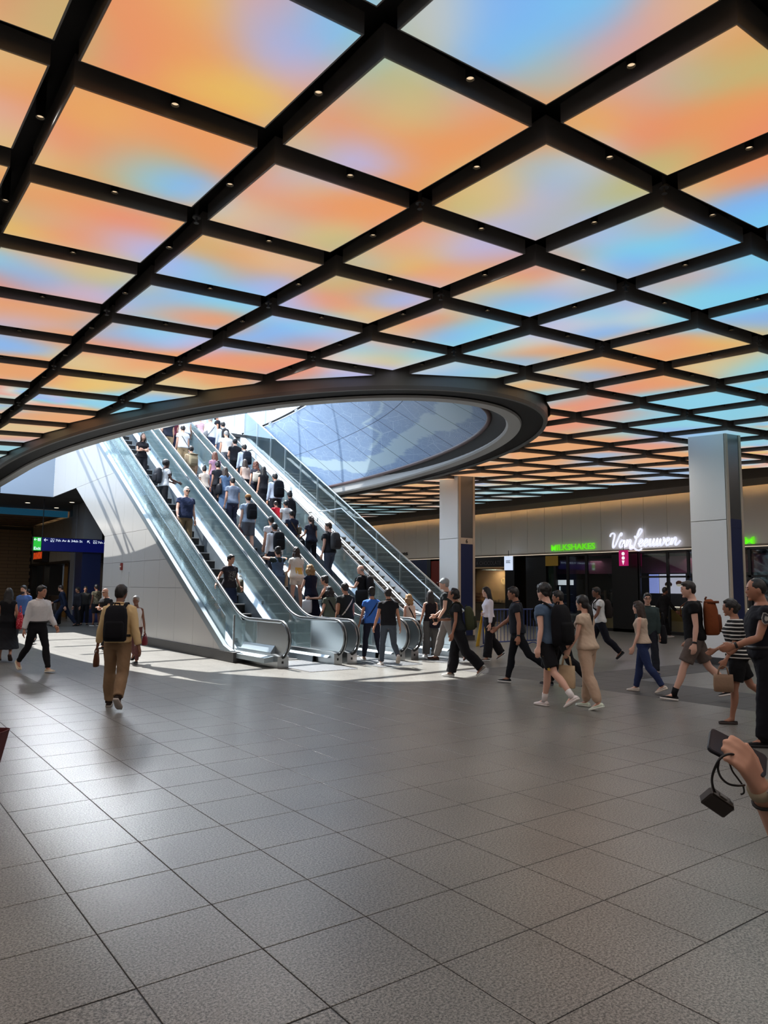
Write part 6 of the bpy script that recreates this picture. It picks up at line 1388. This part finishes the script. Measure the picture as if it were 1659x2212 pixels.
r = walker('older person in dark polo and black jeans striding left, hand forward', 1118, 1477, 1267, 82, top=('polo', (34, 38, 46)), bottom=('slim', (22, 24, 30)), hair=('short', 'dark'), skin='olive', shoes=((26, 27, 32), WHT), legR=(14, 4, -4), legL=(-30, 24, 42), armR=(30, 8, 26, 0), armL=(-6, 10, 12, 0), watch='L')
r = walker('person in slate blue t-shirt and black shorts with yellow side stripes walking away', 1186, 1530, 1260, 42, top=('tee', (78, 96, 118)), bottom=('shorts', (24, 24, 28), None, .44), hair=('curlytop', 'black'), skin='fair', noface=True, socks=(225, 218, 214), shoes=((226, 216, 214), (214, 206, 200)), legR=(14, 6, 0), legL=(-24, 22, 34), armL=(-10, 12, 14, 0), armR=(6, 10, 14, 0))
up_(r, 'large black backpack of the person in striped black shorts', (18, 18, 22), size=(.34, .56, .20), z0=.24)
for q in (0, 1, 2):
    L = r.legs['L']; b = MB(); o_ = Vector((-.090-.0, (-.012+.014*q), 0)); b.tube([L[0]+o_*1.15-Vector((0, 0, .02)), L[0]*.5+L[1]*.5+o_*1.06, L[0]*.1+L[1]*.9+o_*.98], .006, 5); b.build('shorts_stripe', mat('stripe_yellow', (196, 158, 60), .7), r.obj)
r = walker('person in black mostly hidden behind the striped black shorts', 1216, 1484, 1275, 70, top=('jacket', (22, 22, 26)), bottom=('trousers', (20, 20, 24)), hair=('short', 'black'), skin='tan', shoes=(BLK, (80, 80, 90)), **W2, **SWING1)
r = walker('person in matching beige t-shirt and joggers with a low black ponytail', 1270, 1530, 1285, 48, fem=True, top=('tee', (200, 176, 152)), bottom=('joggers', (194, 166, 142)), hair=('lowpony', 'black'), skin='light', noface=True, shoes=((214, 222, 204), (222, 226, 214)), legR=(8, 4, 0), legL=(-10, 14, 18), armL=(6, 22, 18, 0), armR=(-4, 10, 12, 0), loose=.022)
bag(r, 'beige canvas tote in the hand of the person in matching beige', (196, 172, 140), hold(r, 'L'), (.28, .34, .07), .16)
r = walker('person in white short-sleeved shirt with a dark backpack, behind the beige outfit', 1297, 1425, 1268, 88, top=('tee', (216, 214, 210)), bottom=('trousers', (26, 27, 36)), hair=('short', 'black'), skin='brown', shoes=(BLK, BLK), **W2, **SWING2); up_(r, 'dark backpack of the person in the white short-sleeved shirt', (40, 34, 32), size=(.28, .44, .16))
r = walker('long brown-haired person in beige sleeveless top and blue jeans walking away', 1391, 1496, 1298, 58, fem=True, top=('tank', (196, 176, 156)), bottom=('jeans', (44, 56, 92)), hair=('long', 'brown'), skin='fair', noface=True, shoes=((212, 200, 188), (214, 204, 190)), legR=(14, 4, 0), legL=(-18, 18, 24), armL=(6, 12, 16, 0), armR=(-4, 10, 12, 0))
r = walker('person in glasses and dark green jacket facing the camera', 1402, 1456, 1280, 168, top=('jacket', (54, 66, 66)), bottom=('trousers', (30, 32, 40)), hair=('short', 'black'), skin='light', glasses='plain', shoes=(BLK, (120, 120, 150)), **W1, **HANG); bag(r, 'black shoulder bag hanging beside the dark green jacket', (26, 26, 30), (-.30, -.02, .40), (.36, .38, .14), .26, name='shoulder_bag')
r = walker('person in black hooded top walking right before the lit shop screens', 1436, 1378, 1268, -80, top=('jacket', (18, 17, 20)), bottom=('trousers', (18, 17, 20)), hair=('short', 'black'), skin='brown', shoes=((200, 190, 190), WHT), **W1, armR=(30, 8, 12, 0), armL=(-24, 8, 12, 0))
r = walker('tall person in black t-shirt and grey-brown shorts striding left', 1505, 1514, 1254, 72, top=('tee', (18, 18, 20)), bottom=('shorts', (98, 86, 80), None, .42), hair=('short', 'dark'), skin='fair', shoes=((30, 30, 33), (220, 214, 208)), socks=(24, 24, 26), legL=(24, 4, -6), legR=(-26, 16, 14), armL=(-2, 9, 12, 0), armR=(4, 9, 12, 0), watch='L', hyaw=8, loose=.018)
backpack(r, 'brown leather flap backpack on one shoulder of the tall person in shorts', (124, 66, 36), (.34, .50, .20), z0=.30, oneshoulder=1, roll=True)
r = walker('dark-haired person in black and white striped top and black shorts', 1598, 1562, 1293, 74, fem=True, top=('tee', (22, 22, 24), 'stripe_w'), sleeve=.5, bottom=('shorts', (18, 18, 20), None, .40), hair=('lowbun', 'black'), skin='olive', shoes=((34, 30, 30), (60, 50, 46)), shoestyle='flat', legL=(10, 4, 0), legR=(-26, 26, 30), armL=(12, 8, 20, 0), armR=(10, 8, 60, 20), w=1.12, loose=.022)
bag(r, 'tan handbag with dark handles in the hand of the person in stripes', (150, 122, 100), hold(r, 'L'), (.26, .24, .10), .12, name='hand_bag')
r = walker('police officer in dark navy short-sleeved uniform at the right edge', 1662, 1610, 1248, 76, top=('tee', (20, 21, 28)), bottom=('trousers', (18, 19, 26)), hair=('buzz', 'black'), skin='olive', shoes=((24, 24, 26), (20, 20, 22)), shoestyle='boot', legL=(8, 4, 0), legR=(-8, 8, 10), armL=(22, 10, 52, 10), armR=(10, 8, 60, 30), w=1.2, belly=.1, belt=True, watch='L')
A = r.arms['L']; sd = Vector((-1, 0, 0)); c_ = A[0]*.75+A[1]*.25+sd*.078; upd = (A[0]-A[1]).normalized(); fd = upd.cross(sd)
SH = [(-.045, .05), (-.02, .058), (0, .05), (.02, .058), (.045, .05), (.045, -.01), (.03, -.045), (0, -.065), (-.03, -.045), (-.045, -.01)]
for nm, sc_k, off, mm in (('shoulder_badge', 1.0, 0, mat('badge_grey', (150, 146, 140), .6)), ('badge_field', .86, .003, mat('badge_dark', (34, 34, 42), .6)), ('badge_seal', .42, .006, mat('badge_grey'))):
    b = MB(); b.loft([[c_+sd*(off+dz)+fd*x*sc_k+upd*y*sc_k for x, y in SH] for dz in (-.004, .003)]); b.build(nm, mm, r.obj)

# ---------------------------------------------------------------- close by: a hand with phone and camera, and a dark red bag at the left edge
def near(u, v, d): return Vector((0, 0, EYE)) + ray(u, v)*d
def near_person(label, u, d, h, deg, key, el, wr, pn, thumb, **sp):
    q = near(u, 1500, d); loc = Vector((q.x, q.y, 0)); sp2 = dict(sp); rg = make_rig(sp2); k = h/(rg.top+.008)
    Mi = (Matrix.Translation(loc) @ Matrix.Rotation(face(deg), 4, 'Z') @ Matrix.Scale(k, 4)).inverted()
    sp['reach'+key] = (Mi @ el, Mi @ wr, (Mi.to_3x3() @ pn).normalized()); sp['thumb'+key] = (Mi.to_3x3() @ thumb).normalized()
    return person(label, tuple(loc), h, face(deg), exact=True, **sp)
r = near_person('person mostly out of frame at right, forearm reaching in with phone and camera', 1960, 1.66, 1.70, 85, 'L', near(1716, 1850, 1.66), near(1636, 1694, 1.60), CF*.8-CU*.25-CR*.5, CR*.6+CU*.7, vox=.005, curl=30, hs=.80, fem=True, top=('tee', (40, 40, 46)), bottom=('trousers', (30, 30, 36)), hair=('long', 'brown'), skin='light', **ST)
PA = (CR*.86-CU*.42-CF*.22).normalized(); PN = (CU*.72-CF*.62+CR*.2); PN = (PN-PA*PN.dot(PA)).normalized(); PB = PN.cross(PA); pc = near(1592, 1627, 1.625)
t = thing('phone', 'dark phone held flat in the hand reaching in at the right edge', 'phone', pc)
def slab(b, w, l, z0, z1, c=Vector((0, 0, 0)), rr=.010):
    out = []
    for z in (z0, z1):
        ring = []
        for cx_, cy_, a0 in ((l-rr, w-rr, 0), (-l+rr, w-rr, 90), (-l+rr, -w+rr, 180), (l-rr, -w+rr, 270)):
            for q in range(4): a = math.radians(a0+30*q); ring.append(c+PA*(cx_+rr*math.cos(a))+PB*(cy_+rr*math.sin(a))+PN*z)
        out.append(ring)
    return b.loft(out)
slab(MB(), .032, .064, -.004, .004).build('phone_body', mat('phone_body', (22, 24, 34), .3), t); slab(MB(), .0298, .0618, .004, .0048).build('phone_screen', mat('phone_sheen_glass', (60, 58, 62), .12), t)  # grey reflection on the screen is put into its base colour
slab(MB(), .012, .012, -.007, -.004, PA*-.047+PB*.016, .004).build('lens_bump', BLACK, t)
# camera on its cord
kc = near(1549, 1733, 1.60); KX = (CR*.82-CU*.56).normalized(); KY = (CU*.76+CR*.5-CF*.42); KY = (KY-KX*KY.dot(KX)).normalized(); KZ = KX.cross(KY)
cmr = thing('camera', 'small dark compact camera hanging on a black cord from the hand at right', 'camera', kc)
def kbox(b, x0, x1, y0, y1, z0, z1, bev=.003):
    rg = []
    for z, s_ in ((z0, bev), (z0+bev, 0), (z1-bev, 0), (z1, bev)):
        X0, X1, Y0, Y1 = x0+s_, x1-s_, y0+s_, y1-s_; c = bev
        rg.append([KX*x+KY*y+KZ*z for x, y in ((X0+c, Y0), (X1-c, Y0), (X1, Y0+c), (X1, Y1-c), (X1-c, Y1), (X0+c, Y1), (X0, Y1-c), (X0, Y0+c))])
    return b.loft(rg)
kbox(MB(), -.031, .031, -.019, .017, -.012, .012).build('camera_body', mat('camera_body', (40, 35, 32), .5), cmr); kbox(MB(), -.029, .027, .017, .0195, -.011, .011, .001).build('top_plate', mat('camera_top', (62, 56, 50), .4), cmr)
kbox(MB(), -.010, .008, .0195, .0225, -.006, .006, .001).build('flash_shoe', mat('camera_shoe', (96, 94, 90), .35), cmr)
b = MB(); b.loft([[KX*(.004+rr*math.cos(a*PI/8))+KY*(-.003+rr*math.sin(a*PI/8))-KZ*z for a in range(16)] for rr, z in ((.014, .012), (.014, .019), (.011, .021))]); b.build('lens_barrel', BLACK, cmr, True)
b = MB(); b.loft([[KX*(.020+.005*math.cos(a*PI/5))+KY*(.0195+q)+KZ*.005*math.sin(a*PI/5) for a in range(10)] for q in (0, .004)]); b.build('shutter_button', STEEL, cmr)
b = MB(); b.tube([KX*(.034+.004*math.cos(a*PI/5))+KY*(.006+.004*math.sin(a*PI/5)) for a in range(10)], .0012, 5, closed=True); b.build('strap_lug', STEEL, cmr)
def cord(P, rad, name):
    b = MB(); b.tube([near(u, v, d)-kc for u, v, d in P], rad, 8); b.build(name, RUBBER, cmr, True)
def crv(P, n=6):
    P = [Vector(p) for p in P]; out = []
    for i in range(len(P)-1):
        p0, p1, p2, p3 = P[max(i-1, 0)], P[i], P[i+1], P[min(i+2, len(P)-1)]
        for q in range(n):
            t_ = q/n; out.append(.5*((2*p1)+(-p0+p2)*t_+(2*p0-5*p1+4*p2-p3)*t_*t_+(-p0+3*p1-3*p2+p3)*t_**3))
    return out+[P[-1]]
cord(crv([(1594, 1632, 1.585), (1575, 1629, 1.57), (1558, 1636, 1.56), (1546, 1655, 1.56), (1538, 1680, 1.57), (1540, 1700, 1.585), (1547, 1716, 1.595)]), .0028, 'cord')
cord(crv([(1553, 1644, 1.56), (1551, 1662, 1.56), (1558, 1680, 1.565), (1573, 1693, 1.57), (1592, 1697, 1.58), (1608, 1696, 1.60)]), .0025, 'cord'); cord(crv([(1575, 1645, 1.60), (1582, 1665, 1.60), (1594, 1682, 1.60), (1605, 1698, 1.60), (1607, 1712, 1.60), (1600, 1716, 1.60)]), .002, 'cord_tail')
A = r.arms['L']; inv_ = Matrix.Identity(4)
b = MB(); cs = A[2]-A[3]*.018
b.tube([cs-A[3]*.011, cs+A[3]*.011], [.0275, .0265], 14); b.build('watch_strap', cloth((176, 164, 140)), r.obj, True)
b = MB(); sdv = A[3].cross(A[4]).normalized(); wf_ = cs-A[4]*.024; b.loft([[wf_+A[3]*x*.016+sdv*y*.014-A[4]*z for x, y in ((-1, -1), (1, -1), (1, 1), (-1, 1))] for z in (0, .010)]); b.build('watch_face', mat('watch_steel', (190, 188, 184), .25, metal=.8), r.obj)
b = MB(); b.tube([A[2]-A[3]*.052-A[4]*.002+sdv*.029*math.cos(a*PI/8)-A[4]*.029*math.sin(a*PI/8)+A[3]*.006*math.cos(a*PI/8) for a in range(16)], .004, 6, closed=True); b.build('bracelet', BLACK, r.obj, True)
r = near_person('person almost out of frame at left, cream cuff and hand below a red bag', -215, 1.62, 1.68, -80, 'R', near(-185, 1860, 1.60), near(-86, 1790, 1.55), CU*.6-CF*.3, CU, vox=.010, curl=34, fem=True, top=('blouse', (206, 188, 166)), bottom=('trousers', (60, 52, 50)), hair=('long', 'dark'), skin='fair', **ST)
bc = near(-40, 1630, 1.62); t = thing('shopping_bag', 'dark red open-topped bag held at the very left edge of the picture', 'bag', bc); BR = mat('bag_dark_red', (78, 20, 28), .6)
b = MB(); ringf = lambda z, w, d: sup(Vector((0, 0, z)), (CR, _f), w, d, 16, 5)
b.loft([ringf(-.048, .022, .03), ringf(-.046, .026, .034), ringf(.046, .043, .05), ringf(.048, .043, .05), ringf(.046, .041, .048), ringf(-.03, .028, .036)]); b.build('bag_body', BR, t)
b = MB(); b.tube([ringf(.048, .043, .05)[k] for k in range(16)], .0012, 5, closed=True); b.build('rim', BR, t)
